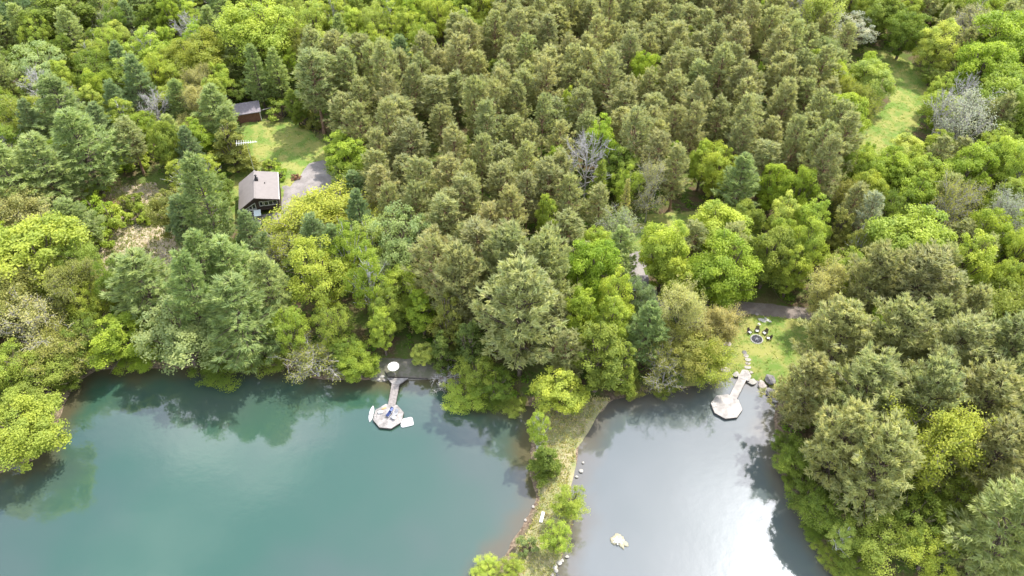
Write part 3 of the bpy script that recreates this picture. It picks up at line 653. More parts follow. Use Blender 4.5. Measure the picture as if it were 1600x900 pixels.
 ('bare', 1252, 25, 44, 15, 'pine', 'dark leafless tree near the top of the right wood'),
 ('budding', 1275, 40, 56, 14, 'limepale', 'yellowish sparse tree left of the white blossoming tree'),
 ('loose', 1330, 52, 62, 10, 'blossom', 'white blossoming tree above the far clearing'),
 ('maple', 1375, 28, 58, 13, 'mid', 'green tree right of the blossoming tree'),
 ('maple', 1415, 52, 54, 13, 'deep', 'darker green tree on the upper edge of the far clearing'),
 ('maple', 1465, 75, 56, 13, 'limepale', 'pale green round tree on the right edge of the far clearing'),
 ('thin', 1510, 50, 60, 12, 'pine', 'grey thin leafed tree left of the large right edge maple'),
 ('maple', 1568, 80, 110, 17, 'vivid', 'largest vivid green maple at the right edge'),
 ('maple', 1530, 115, 80, 15, 'vivid', 'vivid green maple left below the largest right edge maple'),
 ('maple', 1580, 160, 90, 15, 'bright', 'bright green maple at the right edge below the largest'),
 ('loose', 1455, 118, 36, 6, 'deep', 'dark shrubby tree on the right rim of the far clearing'),
 ('thin', 1500, 197, 76, 14, 'silver', 'big silver grey fine twigged tree right of the far clearing'),
 ('bare', 1468, 182, 40, 13, 'silver', 'narrow silver leafless tree touching the far clearing'),
 ('maple', 1358, 132, 66, 11, 'limepale', 'pale lime tree left of the far clearing'),
 ('maple', 1312, 185, 66, 12, 'vivid', 'vivid green tree below the pale lime tree'),
 ('maple', 1285, 205, 50, 11, 'bright', 'bright green tree left of the vivid clearing tree'),
 ('maple', 1418, 236, 56, 7, 'limepale', 'pale yellow green tree closing the lower end of the far clearing'),
 ('maple', 1388, 274, 66, 11, 'vivid', 'vivid green tree below the pale yellow green one'),
 ('maple', 1450, 282, 70, 12, 'bright', 'bright green tree in the row below the far clearing'),
 ('maple', 1510, 275, 76, 14, 'vivid', 'vivid green tree right in the row below the far clearing'),
 ('maple', 1570, 265, 66, 14, 'bright', 'bright green tree in the right edge row'),
 ('thin', 1475, 340, 60, 14, 'olive', 'grey thin leafed tree standing out of the right wood'),
 ('pine', 1358, 340, 44, 14, 'silver', 'dark grey green pine among the bright right hand trees'),
 ('pine', 1332, 325, 40, 14, 'pineb', 'brownish pine left of the dark grey green pine'),
 ('cedar', 1308, 372, 50, 13, 'olive', 'dull olive cedar right of the bright gravel road trees'),
 ('aspen', 1338, 385, 36, 13, 'olive', 'slim olive tree with pale trunk beside the dull cedar'),
 ('egg', 1270, 350, 50, 14, 'bright', 'bright green tree left of the dull olive cedar'),
 ('egg', 1225, 340, 46, 13, 'limepale', 'pale green tree above the gravel road group'),
 ('maple', 1422, 392, 120, 15, 'bright', 'broad bright green maple above the right shore pines'),
 ('egg', 1506, 415, 70, 17, 'yel', 'tall yellow green tree right of the broad bright maple'),
 ('loose', 1575, 485, 100, 13, 'mid', 'green spreading tree at the right edge of the middle'),
 ('thin', 1560, 350, 56, 13, 'silver', 'grey thin leafed tree near the right edge in the middle'),
 ('bigpine', 1425, 455, 120, 18, 'pineb', 'broad brownish grey pine below the broad bright maple'),
 ('bigpine', 1360, 450, 84, 17, 'pineg', 'grey green pine left of the broad brownish pine'),
 ('pine', 1478, 480, 60, 16, 'pineb', 'purplish brown pine with grey twigs right of the broad pine'),
 ('budding', 1288, 462, 56, 11, 'buff', 'yellow brown half dead tree at the end of the gravel road'),
 # right shore
 ('bigpine', 1310, 535, 110, 17, 'pinel', 'light olive pine at the right rim of the fire pit lawn'),
 ('bigpine', 1395, 545, 110, 18, 'pine', 'olive pine right of the light rim pine'),
 ('bigpine', 1485, 560, 110, 18, 'pineb', 'brown olive pine in the right shore wood'),
 ('bigpine', 1565, 560, 110, 18, 'pineg', 'green grey pine at the right edge of the shore wood'),
 ('bigpine', 1262, 612, 90, 16, 'pine', 'pine nearest to the boulders of the second dock'),
 ('bigpine', 1350, 630, 120, 19, 'pineg', 'large olive green pine on the right shore slope'),
 ('bigpine', 1440, 640, 110, 19, 'pinel', 'pale olive pine in the middle of the right shore wood'),
 ('bigpine', 1530, 640, 120, 19, 'pinel', 'pale yellow tipped pine right in the shore wood'),
 ('bigpine', 1310, 700, 110, 18, 'pinel', 'spreading pine over the right shore slope'),
 ('bigpine', 1375, 735, 120, 20, 'pinel', 'tall spreading pine left of the golden budding tree'),
 ('budding', 1462, 715, 116, 16, 'gold', 'golden green budding tree among the right shore pines'),
 ('bigpine', 1550, 725, 110, 18, 'pine', 'brownish pine right of the golden budding tree'),
 ('white', 1570, 835, 150, 20, 'wpl', 'large light blue green white pine in the lower right corner'),
 ('loose', 1450, 868, 76, 8, 'yel', 'bright yellow green bush tree at the bottom of the right shore'),
 ('aspen', 1318, 838, 46, 8, 'limepale', 'small pale birch hanging over the right shore'),
 ('loose', 1252, 715, 60, 7, 'deep', 'dark green bush tree on the upper right shore'),
 ('loose', 1262, 770, 66, 7, 'deep', 'dark green bush tree on the middle right shore'),
 ('loose', 1292, 800, 70, 7, 'deep', 'dark green bush tree behind the small pale birch'),
 ('loose', 1375, 845, 90, 8, 'mid', 'green rounded bush tree right of the small pale birch'),
 ('loose', 1335, 885, 70, 7, 'deep', 'dark green bush tree at the bottom edge near the shore'),
 ('loose', 1420, 810, 90, 9, 'deep', 'deep green bush tree above the yellow green one'),
 ('loose', 1490, 790, 80, 9, 'mid', 'mid green tree left of the corner white pine'),
 ('maple', 1590, 690, 60, 12, 'bright', 'bright green tree peeking out at the right edge of the shore wood'),
 ('shrub', 1248, 650, 36, 4, 'vivid', 'small vivid bush under the boulder pine'),
 # bank between the ponds
 ('loose', 1222, 690, 34, 3.5, 'deep', 'small dark green shore bush just below the boulder pine'),
 ('loose', 1228, 722, 36, 3.5, 'mid', 'mid green shore bush hanging over the dark reflection'),
 ('loose', 1240, 752, 36, 4, 'deep', 'dark green shore bush left of the middle shore bushes'),
 ('loose', 1256, 790, 36, 3.5, 'olive', 'olive shore bush at the bend of the right shore'),
 ('loose', 1272, 828, 40, 3.5, 'deep', 'dark green shore bush left of the small pale birch'),
 ('loose', 1292, 862, 40, 4, 'mid', 'mid green shore bush below the small pale birch'),
 ('loose', 1318, 890, 44, 4, 'olive', 'olive shore bush at the bottom end of the right shore'),
 ('loose', 765, 622, 50, 4, 'deep', 'dark low bush at the water right of the leaning lime tree'),
 ('loose', 800, 630, 44, 4, 'mid', 'low green bush at the water near the bank head'),
 ('loose', 985, 606, 44, 4, 'olive', 'olive low bush at the top left corner of the right pond'),
 ('loose', 1035, 602, 44, 4, 'mid', 'low green bush at the top shore of the right pond'),
 ('aspen', 841, 668, 36, 11, 'bright', 'slim light green birch on the bank between the ponds'),
 ('cedar', 852, 724, 54, 7.5, 'deep', 'dense rounded dark green cedar on the bank below the slim birch'),
 ('loose', 889, 786, 54, 7.5, 'bright', 'lime green bush tree at the right side of the bank'),
 ('loose', 870, 842, 46, 7, 'bright', 'yellow green bush tree lower on the bank'),
 ('thin', 880, 800, 26, 4, 'pine', 'little grey bare bush at the foot of the lime bank tree'),
 ('shrub', 822, 855, 30, 3, 'wp', 'blue green bush on the left side of the bank'),
 ('loose', 760, 888, 44, 5, 'bright', 'lime bush at the bottom edge left of the bank'),
 ('loose', 798, 888, 36, 4, 'yel', 'yellowish bush at the bottom edge on the bank'),
]
for (kd, u, v, w, H, col, lab) in T: tree(kd, u, v, w, H, col, lab)
# a row of yellow green trees along the top, left of the plantation
for i, (u, v, w, c) in enumerate([(490, 40, 46, 'limepale'), (522, 28, 44, 'yel'), (552, 48, 46, 'yel'), (582, 42, 44, 'limepale'), (610, 30, 44, 'yel'), (636, 52, 44, 'yel'), (660, 70, 42, 'yel'), (505, 85, 46, 'limepale'), (545, 92, 44, 'limepale'), (590, 78, 42, 'yel'), (625, 90, 40, 'limepale'), (640, 8, 46, 'vivid'), (690, 32, 46, 'yel'), (705, 6, 44, 'vivid'), (750, 15, 46, 'yel'), (475, 75, 40, 'olive'), (728, 45, 36, 'limepale')]):
    lb = ['leftmost front tree of', 'second front tree of', 'third from left in', 'fourth from left in', 'middle top tree of', 'tree right of the middle of', 'lower right tree of', 'lower left tree of', 'lower middle left tree of', 'lower middle tree of', 'lower middle right tree of', 'topmost vivid green tree by', 'yellow tree at the right part of', 'second vivid green tree by', 'rightmost tree of', 'olive tree at the left end of', 'pale tree between the right trees of'][i]
    tree(['loose', 'aspen', 'egg'][i % 3], u, v, w, 14, c, lb + ' the yellow green row along the top edge', 'yellow green trees along the top')

# open places that stay open
OPEN = [[(360, 158), (408, 155), (415, 190), (470, 195), (512, 232), (528, 258), (520, 300), (470, 325), (440, 350), (375, 350), (366, 280), (398, 262), (392, 215), (375, 190)],
 [(1345, 75), (1400, 88), (1455, 130), (1447, 165), (1425, 212), (1375, 238), (1350, 235), (1352, 205), (1390, 170), (1405, 130), (1365, 100)],
 [(1140, 480), (1265, 470), (1262, 520), (1236, 570), (1218, 640), (1160, 660), (1100, 650), (1125, 590), (1150, 550), (1160, 505)],
 [(985, 372), (1060, 352), (1020, 400), (1015, 412), (990, 412)], [(145, 290), (190, 283), (250, 280), (258, 400), (215, 425), (150, 410), (130, 350)], [(395, 285), (395, 285), (365, 250)],
 [(572, 555), (695, 555), (690, 600), (572, 600)], [(120, 600), (700, 600), (840, 650), (930, 640), (900, 700), (910, 900), (0, 900), (0, 740)], [(920, 640), (1200, 612), (1205, 720), (1300, 900), (880, 900), (905, 700)]]
OPEN = [np.array(q, float) for q in OPEN]
def is_open(u, v, wr, hr):
    for q in OPEN:
        for a, b in ((0, 0), (.75, 0), (-.75, 0), (0, .75), (0, -.75), (.5, .5), (-.5, .5)):
            if inside(q, np.array(u + a * wr), np.array(v + b * hr)): return True
    return False
PLANT = np.array([(478, 95), (560, 105), (640, 105), (690, 60), (770, 25), (800, -300), (1230, -300), (1262, 60), (1290, 140), (1330, 175), (1360, 245), (1290, 290), (1200, 262), (1080, 300), (1030, 340), (960, 250), (900, 300), (900, 400), (885, 470), (880, 560), (840, 620), (770, 600), (700, 480), (640, 400), (600, 340), (565, 280), (510, 190)], float)
RSHORE = np.array([(1290, 440), (1430, 405), (1500, 450), (1560, 520), (2000, 560), (2000, 1200), (1300, 1200), (1230, 800), (1220, 620), (1250, 520)], float)
frng = random.Random(11); cand = []; sp = 5.3
yy = 60.0; row = 0
while yy < 335:
    half = .64 * (yy * CP + 105 * SP) + 22; xx = -half + (row % 2) * sp / 2
    while xx < half:
        cand.append((xx + frng.uniform(-1.5, 1.5), yy + frng.uniform(-1.5, 1.5))); xx += sp
    yy += sp * .87; row += 1
csd = pond_sd(np.array([c[0] for c in cand]), np.array([c[1] for c in cand]))
GL = {'plant': ('olive grey pine packed among its like in the dense pine plantation', 'pines of the dense plantation'),
      'rshore': ('grey olive pine in the thick wood on the right hand shore', 'pines of the right hand shore wood'),
      'green': ('fresh green broadleaf tree filling the mixed wood on the right', 'green trees of the mixed right hand wood'),
      'rpine': ('dull pine scattered among bright trees in the right hand wood', 'scattered pines of the right hand wood'),
      'lgreen': ('spring green broadleaf tree filling the mixed wood on the left', 'green trees of the mixed left hand wood'),
      'lpine': ('blue green pine scattered through the mixed wood on the left', 'scattered pines of the left hand wood'),
      'bare': ('leafless grey tree standing among leafed trees in the wood', 'leafless trees of the wood'),
      'brown': ('sparse brownish budding tree half leafed in the mixed wood', 'half leafed trees of the wood'),
      'under': ('low bright green sapling growing in a gap between pines', 'green saplings among the pines')}
FAR = []
MARK = [(85, 50, 'the deep green corner tree'), (335, 22, 'the lone dark spruce'), (222, 95, 'the white trunked aspens'), (314, 92, 'the golden olive tree'), (412, 50, 'the big bright maple'), (385, 178, 'the shed'), (335, 185, 'the shed side pine'), (402, 292, 'the cabin'), (130, 240, 'the large layered pine'), (245, 175, 'the grey thin tree'),
 (190, 340, 'the rough clearing bushes'), (62, 408, 'the huge left edge maple'), (30, 345, 'the buff left edge tree'), (90, 515, 'the pale fallen trunk'), (228, 455, 'the broad clearing side pine'), (270, 335, 'the dense olive maple'), (372, 410, 'the feathery pine below the cabin'), (375, 505, 'the massive shore pine'), (285, 530, 'the silvery leaning tree'),
 (503, 345, 'the golden tree by the cabin'), (570, 430, 'the two shore birches'), (632, 382, 'the cream green tree'), (612, 572, 'the white parasol'), (658, 488, 'the bright tree over the dock'), (30, 672, 'the lime tree on the bank'), (550, 40, 'the yellow green top row'), (500, 270, 'the driveway'), (450, 225, 'the cabin lawn'),
 (916, 262, 'the dead silver tree'), (1008, 122, 'the vivid round tree among pines'), (935, 480, 'the vivid middle group'), (1042, 410, 'the two lobed maple'), (1132, 432, 'the perfectly rounded maple'), (1200, 405, 'the maple by the gravel road'), (1182, 531, 'the fire pit'), (1330, 52, 'the blossoming tree'), (1405, 160, 'the far clearing'), (1568, 85, 'the largest right edge maple'), (1500, 195, 'the big silver bare tree'),
 (1422, 395, 'the broad bright maple'), (1506, 415, 'the tall yellow green tree'), (1320, 375, 'the dull olive cedar'), (1575, 485, 'the spreading right edge tree'), (1462, 715, 'the golden budding tree'), (1570, 835, 'the corner white pine'), (1318, 838, 'the small pale birch'), (1425, 455, 'the broad brownish pine'), (1262, 612, 'the pine over the boulders'), (1155, 290, 'the pine right of the gap'), (874, 612, 'the tree heading the bank'), (1475, 340, 'the thin grey tree')]
CW = dict(bright='bright green', vivid='vivid green', yel='yellow green', deep='deep green', mid='mid green', gold='golden', olive='olive', pale='pale green', buff='buff', rust='rusty', limepale='pale lime', blossom='white', silver='silvery', pine='olive', pineg='greenish', pineb='brownish', pinel='pale olive', wp='blue green', wpl='light blue green', wpb='bluish', dark='dark', cedar='olive', cedard='dark')
KW = dict(maple='rounded tree', egg='upright oval tree', loose='open crowned tree', aspen='slim pale trunked tree', white='layered pine', pine='pine', bigpine='spreading pine', bare='leafless tree', budding='twiggy half leafed tree', thin='twiggy sparse tree')
ORD = ['closest', 'second closest', 'third closest', 'fourth closest', 'fifth closest', 'sixth closest', 'seventh closest', 'eighth closest']
def relabel(rows):
    groups = {}
    for i, (u, v, kd, col) in enumerate(rows):
        d, a, b, ph = min(((u - a) ** 2 + (v - b) ** 2, a, b, ph) for a, b, ph in MARK); ang = math.degrees(math.atan2(-(v - b), u - a)) % 360
        dr = ['right of', 'above right of', 'above', 'above left of', 'left of', 'below left of', 'below', 'below right of'][int((ang + 22.5) // 45) % 8]
        w = CW[col] if kd != 'bare' else 'grey'; groups.setdefault(f'{w} {KW[kd]} {dr} {ph}', []).append((d, i))
    out = [None] * len(rows)
    for k, m_ in groups.items():
        m_.sort()
        for r_, (d, i) in enumerate(m_): out[i] = k if len(m_) == 1 else f'{k}, {ORD[r_]} such'
    return out
jobs = []
for (x, y), s in zip(cand, csd):
    if s > -2.2: continue
    if any(inside(q, np.array(x), np.array(y)) for q in SHEETS): continue
    u, v, f = proj(x, y, 11); u = float(u); v = float(v); f = float(f)
    if inside(PLANT, np.array(u), np.array(v)):
        if v < -60 and False: continue
        g = 'plant' if frng.random() > .07 else 'under'
    elif inside(RSHORE, np.array(u), np.array(v)): g = 'rshore' if frng.random() < .72 else 'green'
    elif u > 860: g = frng.choices(['green', 'rpine', 'bare', 'brown'], [70, 17, 1, 12])[0]
    elif v < 60 and u > 350: g = 'lgreen'
    else: g = frng.choices(['lgreen', 'lpine', 'bare', 'brown'], [54, 28, 3, 15])[0]
    jobs.append([x, y, u, v, f, g])
def clash(x, y, r, k=.72):
    for px, py, pr, ph in PLACED:
        if (px - x) ** 2 + (py - y) ** 2 < ((pr + r) * k) ** 2: return True
    return False
frng.shuffle(jobs)
jobs.sort(key=lambda j: {'plant': 0, 'rshore': 1}.get(j[5], 2))
count = {'p': sum(1 for t in T if KIND[t[0]][1] == 'pine tree')}
accepted = []
for x, y, u, v, f, g in jobs:
    if g in ('plant',): kd = 'pine'; W = frng.uniform(7.2, 9.8); H = frng.uniform(14.5, 20.5); col = frng.choice(['pine', 'pine', 'pineg', 'pineb', 'pinel'])
    elif g == 'under': kd = 'egg'; W = frng.uniform(4, 6); H = frng.uniform(10, 16); col = frng.choice(['vivid', 'bright', 'mid'])
    elif g == 'rshore': kd = 'bigpine'; W = frng.uniform(7.5, 10); H = frng.uniform(15, 20); col = frng.choice(['pine', 'pineg', 'pineb', 'pinel'])
    elif g == 'green': kd = frng.choice(['maple', 'maple', 'egg', 'loose']); W = frng.uniform(6.5, 9.5); H = frng.uniform(10.5, 16); col = frng.choice(['vivid', 'bright', 'bright', 'mid', 'yel', 'deep'])
    elif g == 'lgreen': kd = frng.choice(['maple', 'egg', 'loose', 'aspen']); W = frng.uniform(6, 9); H = frng.uniform(10.5, 16); col = frng.choice(['vivid', 'bright', 'mid', 'yel', 'deep', 'limepale'])
    elif g == 'rpine': kd = 'pine'; W = frng.uniform(6, 8); H = frng.uniform(12, 16); col = frng.choice(['pinel', 'pine', 'pineg'])
    elif g == 'lpine': kd = 'white'; W = frng.uniform(7, 9.5); H = frng.uniform(13, 18); col = frng.choice(['wp', 'wpl', 'wpb'])
    elif g == 'bare': kd = 'bare'; W = frng.uniform(6, 8); H = frng.uniform(10, 14); col = 'pine'
    else: kd = frng.choice(['budding', 'thin']); W = frng.uniform(6.5, 9); H = frng.uniform(9, 12); col = frng.choice(['olive', 'buff', 'gold', 'pale'])
    zc = H * .62; u, v, f = (float(q) for q in proj(x, y, zc)); wr = W / 2 / f * FPX
    if is_open(u, v, wr, wr * .9): continue
    if clash(x, y, W / 2, .57 if g == 'plant' else .64): continue
    if g == 'bare' and not (-40 < u < 1640 and v > -45): continue
    seen = -40 < u < 1640 and v > -45
    PLACED.append((x, y, W / 2, H)); accepted.append([x, y, W, H, kd, col, g, u, v, seen])
PLACED_N = len(PLACED)
pines = [a for a in accepted if KIND[a[4]][1] == 'pine tree']; pines.sort(key=lambda a: (not a[9], a[1]))
quota = 298 - count['p']; far_ids = set(id(a) for a in pines[quota:])
others = [a for a in accepted if KIND[a[4]][1] == 'tree']; others.sort(key=lambda a: (not a[9], a[1]))
n_tree = sum(1 for o in C.objects if o.get('category') == 'tree'); far_o = set(id(a) for a in others[298 - n_tree:])
print('COUNTS', len(pines), len(others), n_tree, len(accepted))
far_p, far_t = [], []
fill = [a for a in accepted if id(a) not in far_ids and id(a) not in far_o and a[6] != 'plant' and a[9]]; newlab = dict(zip((id(a) for a in fill), relabel([(a[7], a[8], a[4], a[5]) for a in fill])))
for a in accepted:
    x, y, W, H, kd, col, g = a[:7]
    if id(a) in far_ids: far_p.append(a)
    elif id(a) in far_o: far_t.append(a)
    else:
        lab, grp = GL[g]; lab = newlab.get(id(a), lab); grow(kd, x, y, W, H, COL[col], lab, grp)
# the rest of the wood, behind those 300: one object per kind of wood, real tree meshes set out on points
def rest(name, rows, kinds, base, label, cat):
    if not rows: return
    pts = np.array([(a[0], a[1], float(hz(a[0], a[1])) - .1) for a in rows]); me = bpy.data.meshes.new(name); me.from_pydata([tuple(p) for p in pts], [], [])
    rr = np.random.RandomState(4)
    for nm, val in (('sc', [a[2] / 2 for a in rows]), ('sz', [a[3] for a in rows]), ('rot', rr.rand(len(rows)) * 6.28)):
        at = me.attributes.new(nm, 'FLOAT', 'POINT'); at.data.foreach_set('value', np.array(val, np.float32))
    o = link(name, me, kind='stuff', label=label, cat=cat, color=base)
    ng = bpy.data.node_groups.new(name, 'GeometryNodeTree'); ng.interface.new_socket('Geometry', in_out='INPUT', socket_type='NodeSocketGeometry'); ng.interface.new_socket('Geometry', in_out='OUTPUT', socket_type='NodeSocketGeometry')
    gi = N(ng, 'NodeGroupInput'); go = N(ng, 'NodeGroupOutput'); L = ng.links
    gi_ = N(ng, 'GeometryNodeGeometryToInstance')
    variants = []
    for kd in kinds:
        for (lm, tm, r, h, cz) in PROTO[kd][:4]:
            objs = [q for q in C.objects if q.data is lm and lm is not None][:1] + [q for q in C.objects if q.data is tm][:1]
            if not objs: continue
            jn = N(ng, 'GeometryNodeJoinGeometry')
            for q in objs:
                oi = N(ng, 'GeometryNodeObjectInfo'); oi.inputs[0].default_value = q; L.new(oi.outputs['Geometry'], jn.inputs[0])
            tr = N(ng, 'GeometryNodeTransform'); tr.inputs['Scale'].default_value = (1 / r, 1 / r, 1 / h); L.new(jn.outputs[0], tr.inputs[0])
            gti = N(ng, 'GeometryNodeGeometryToInstance'); L.new(tr.outputs[0], gti.inputs[0]); variants.append(gti)
    for gti in reversed(variants): L.new(gti.outputs[0], gi_.inputs[0])
    jv = N(ng, 'GeometryNodeJoinGeometry')
    for gti in reversed(variants): L.new(gti.outputs[0], jv.inputs[0])
    iop = N(ng, 'GeometryNodeInstanceOnPoints'); L.new(gi.outputs[0], iop.inputs['Points']); L.new(jv.outputs[0], iop.inputs['Instance']); iop.inputs['Pick Instance'].default_value = True
    rnd = N(ng, 'FunctionNodeRandomValue', data_type='INT'); rnd.inputs[5].default_value = len(variants) - 1 if len(rnd.inputs) > 5 else 0; rnd.inputs[4].default_value = 0
    L.new(rnd.outputs[2], iop.inputs['Instance Index'])
    def na(nm):
        q = N(ng, 'GeometryNodeInputNamedAttribute', data_type='FLOAT'); q.inputs[0].default_value = nm; return q.outputs[0]
    cs = N(ng, 'ShaderNodeCombineXYZ'); s = na('sc'); L.new(s, cs.inputs[0]); L.new(s, cs.inputs[1]); L.new(na('sz'), cs.inputs[2]); L.new(cs.outputs[0], iop.inputs['Scale'])
    crn = N(ng, 'ShaderNodeCombineXYZ'); L.new(na('rot'), crn.inputs[2]); L.new(crn.outputs[0], iop.inputs['Rotation'])
    L.new(iop.outputs[0], go.inputs[0]); ng.nodes.remove(gi_)
    md = o.modifiers.new('trees', 'NODES'); md.node_group = ng
rest('far_pines', far_p, ['pine'], COL['pine'], 'mass of olive pines filling the farthest part of the plantation', 'pine wood')
rest('far_broadleaf_trees', far_t, ['maple', 'egg'], COL['mid'], 'mass of green broadleaf trees filling the farthest wood', 'broadleaf wood')
print('FAR', len(far_p), len(far_t), 'objs', len(C.objects))

# undergrowth between the trunks
ur = np.random.RandomState(9); n = 14000
x = ur.uniform(-175, 175, n); y = ur.uniform(50, 320, n)
half = .64 * (y * CP + 110 * SP) + 10; ok = (np.abs(x) < half) & (pond_sd(x, y) < -1.0) & (fnoise(x, y, 9, 3) > -.16)
for q in SHEETS: ok &= sdist(np.array(q), x, y) < -.8
x, y = x[ok], y[ok]; n = len(x); per = 34; ci = np.repeat(np.arange(n), per); m_ = len(ci); sz = .55 + 1.0 * ur.rand(n)
d = nrm(ur.randn(m_, 3) + np.array([0, 0, .5])); pos = np.column_stack([x, y, hz(x, y) + .15])[ci] + d * (sz[ci] * (.5 + .5 * ur.rand(m_)))[:, None] * np.array([1, 1, .9])
pal = np.array([(.12, .24, .022), (.17, .29, .03), (.24, .32, .04), (.10, .17, .03), (.22, .23, .07), (.28, .25, .11)]); zone = (fnoise(x, y, 16, 50) > 0)
pick = np.where(zone, ur.randint(0, 4, n), ur.randint(0, 6, n))
v, f = cards(pos, nrm(d + ur.randn(m_, 3) * .5 + np.array([0, 0, .5])), ur.randn(m_, 3), .42 * (.6 + .8 * ur.rand(m_)), .32)
print('UNDER', n, m_)
link('undergrowth', mesh_np('undergrowth', v, f, M['under'], 4, {'tint': ('FACE', ur.rand(m_)), 'dead': ('FACE', np.zeros(m_)), 'hue': ('FACE', pal[pick][ci])}), kind='stuff', label='low green saplings, ferns and weeds covering the floor of the wood', cat='undergrowth')

# ------------------------------------------------------------------ cabin
gh = float(hz(P(405, 318, .9).x, P(405, 318, .9).y)); p = P(398, 310, gh + 5.7)
cabin = link('cabin', None, loc=(p.x, p.y, gh), rz=R(13), label='dark brown cabin with a pale taupe roof and white framed windows', cat='cabin')
def rel(dx, dz, t=.18): pass
def slab(name, a, b, y0, y1, th, mat, parent):
    """roof slope between two points (x, z) running from y0 to y1"""
    (xa, za), (xb, zb) = a, b; d = Vector((xb - xa, zb - za)); nv = Vector((-d.y, d.x)).normalized() * th
    if nv.y < 0: nv = -nv
    q = MB(); pr = [(xa, za), (xb, zb), (xb + nv.x, zb + nv.y), (xa + nv.x, za + nv.y)]
    v = [(x, y0, z) for x, z in pr] + [(x, y1, z) for x, z in pr]
    q.add(v, [(0, 1, 2, 3), (7, 6, 5, 4), (0, 4, 5, 1), (1, 5, 6, 2), (2, 6, 7, 3), (3, 7, 4, 0)]); return link(name, q.mesh(name, M[mat]), parent)
rf = slab('roof', (-4.0, 2.75), (-.05, 5.62), 0, 10.2, .2, 'roof', cabin)
rf2 = slab('roof', (.05, 5.64), (5.0, 4.5), -.15, 10.0, .2, 'roof', cabin)
q = MB(); q.bar((0, -.16, 5.86), (0, 10.2, 5.86), .35, .08); link('ridge_cap', q.mesh('ridge_cap', M['roof']), rf)
q = MB(); q.bar((-4.02, -.06, 2.82), (-.02, -.06, 5.72), .08, .26); q.bar((.02, -.22, 5.74), (5.02, -.22, 4.58), .08, .26); link('fascia', q.mesh('fascia', M['siding']), rf)
q = MB(); q.bar((5.08, -.15, 4.62), (5.08, 10.0, 4.62), .12, .14); link('gutter', q.mesh('gutter', M['white']), rf2)
def poly_wall(name, pts, y, th, mat):
    q = MB(); n = len(pts); v = [(x, y, z) for x, z in pts] + [(x, y + th, z) for x, z in pts]
    q.add(v, [tuple(range(n)), tuple(range(2 * n - 1, n - 1, -1))] + [((i + 1) % n, i, n + i, n + (i + 1) % n) for i in range(n)]); return link(name, q.mesh(name, M[mat]), cabin)
poly_wall('wall', [(-3.6, 0), (0, 0), (0, 5.45), (-3.6, 2.85)], .45, .2, 'siding')
poly_wall('wall', [(.003, 2.3), (4.6, 2.3), (4.6, 4.45), (.003, 5.45)], .55, .2, 'siding')
poly_wall('wall', [(.003, 0), (4.6, 0), (4.6, 2.28), (.003, 2.28)], 2.3, .2, 'siding')
poly_wall('wall', [(-3.6, 0), (4.6, 0), (4.6, 4.45), (0, 5.45), (-3.6, 2.85)], 9.6, .2, 'siding')
q = MB(); q.box((4.7, 5.2, 2.2), (.2, 8.9, 4.4)); link('wall', q.mesh('wall', M['siding']), cabin)
q = MB(); q.box((-3.7, 5.2, 1.35), (.2, 8.9, 2.7)); link('wall', q.mesh('wall', M['siding']), cabin)
q = MB(); q.box((2.3, 1.5, 2.2), (4.7, 2.0, .16)); link('balcony_floor', q.mesh('balcony_floor', M['siding']), cabin)
q = MB(); q.bar((.3, .3, 2.6), (4.7, .3, 2.6), .07, .07); q.bar((.3, .3, 2.15), (4.7, .3, 2.15), .07, .3)
for k in range(7): q.box((.4 + k * .7, .3, 2.38), (.05, .05, .45))
link('balcony_rail', q.mesh('balcony_rail', M['siding']), cabin)
def window(x0, x1, z0, z1, y, nx, nz=1, dz=0.0):
    w = link('window', None, cabin); q = MB(); t = .10
    for i in range(nx + 1): x = x0 + (x1 - x0) * i / nx; q.box((x, y - .04, (z0 + z1) / 2 + dz * i / nx * .5), (t, .12, z1 - z0 + t + dz * i / nx))
    for j in range(nz + 1):
        z = z0 + (z1 - z0) * j / nz
        q.bar((x0, y - .035, z), (x1, y - .035, z + (dz if j == nz else 0)), .125, t)
    link('frame', q.mesh('frame', M['white']), w)
    for i in range(nx):
        xa = x0 + (x1 - x0) * i / nx + .05; xb = x0 + (x1 - x0) * (i + 1) / nx - .05; q = MB(); za = z1 + dz * i / nx; zb = z1 + dz * (i + 1) / nx
        q.add([(xa, y - .012, z0), (xb, y - .012, z0), (xb, y - .012, zb), (xa, y - .012, za)], [(0, 1, 2, 3)]); link('pane', q.mesh('pane', M['glass']), w)
    return w
window(1.6, 4.4, 2.95, 4.1, .55, 3)
window(-3.2, -.35, .9, 2.25, .45, 3, 2)
window(-2.6, -.35, 2.5, 2.75, .45, 3, 1, 1.35)
window(.6, 1.3, 3.0, 4.2, .55, 1)
w = window(.8, 3.6, .9, 2.0, 2.3, 2)
q = MB(); q.box((-.25, -.5, 2.0), (1.5, 1.5, .06), mat=Matrix.Rotation(R(28), 3, 'X')); link('awning_panel', q.mesh('awning_panel', M['panel']), cabin)
q = MB()
for k in range(24): q.box((1.2, -3.2 + k * .15 + .07, .62), (7.4, .135, .05))
link('deck', q.mesh('deck', M['plankgrey']), cabin)
q = MB(); q.box((1.2, -3.22, .45), (7.5, .1, .32)); q.box((-2.45, -1.4, .45), (.1, 3.6, .32)); q.box((4.95, -1.4, .45), (.1, 3.6, .32)); link('deck_rim', q.mesh('deck_rim', M['plank']), cabin)
q = MB()
for x in (-2.4, 0, 2.4, 4.9):
    for y in (-3.1, -1.5): q.box((x, y, .1), (.14, .14, .5))
link('deck_posts', q.mesh('deck_posts', M['beam']), cabin)
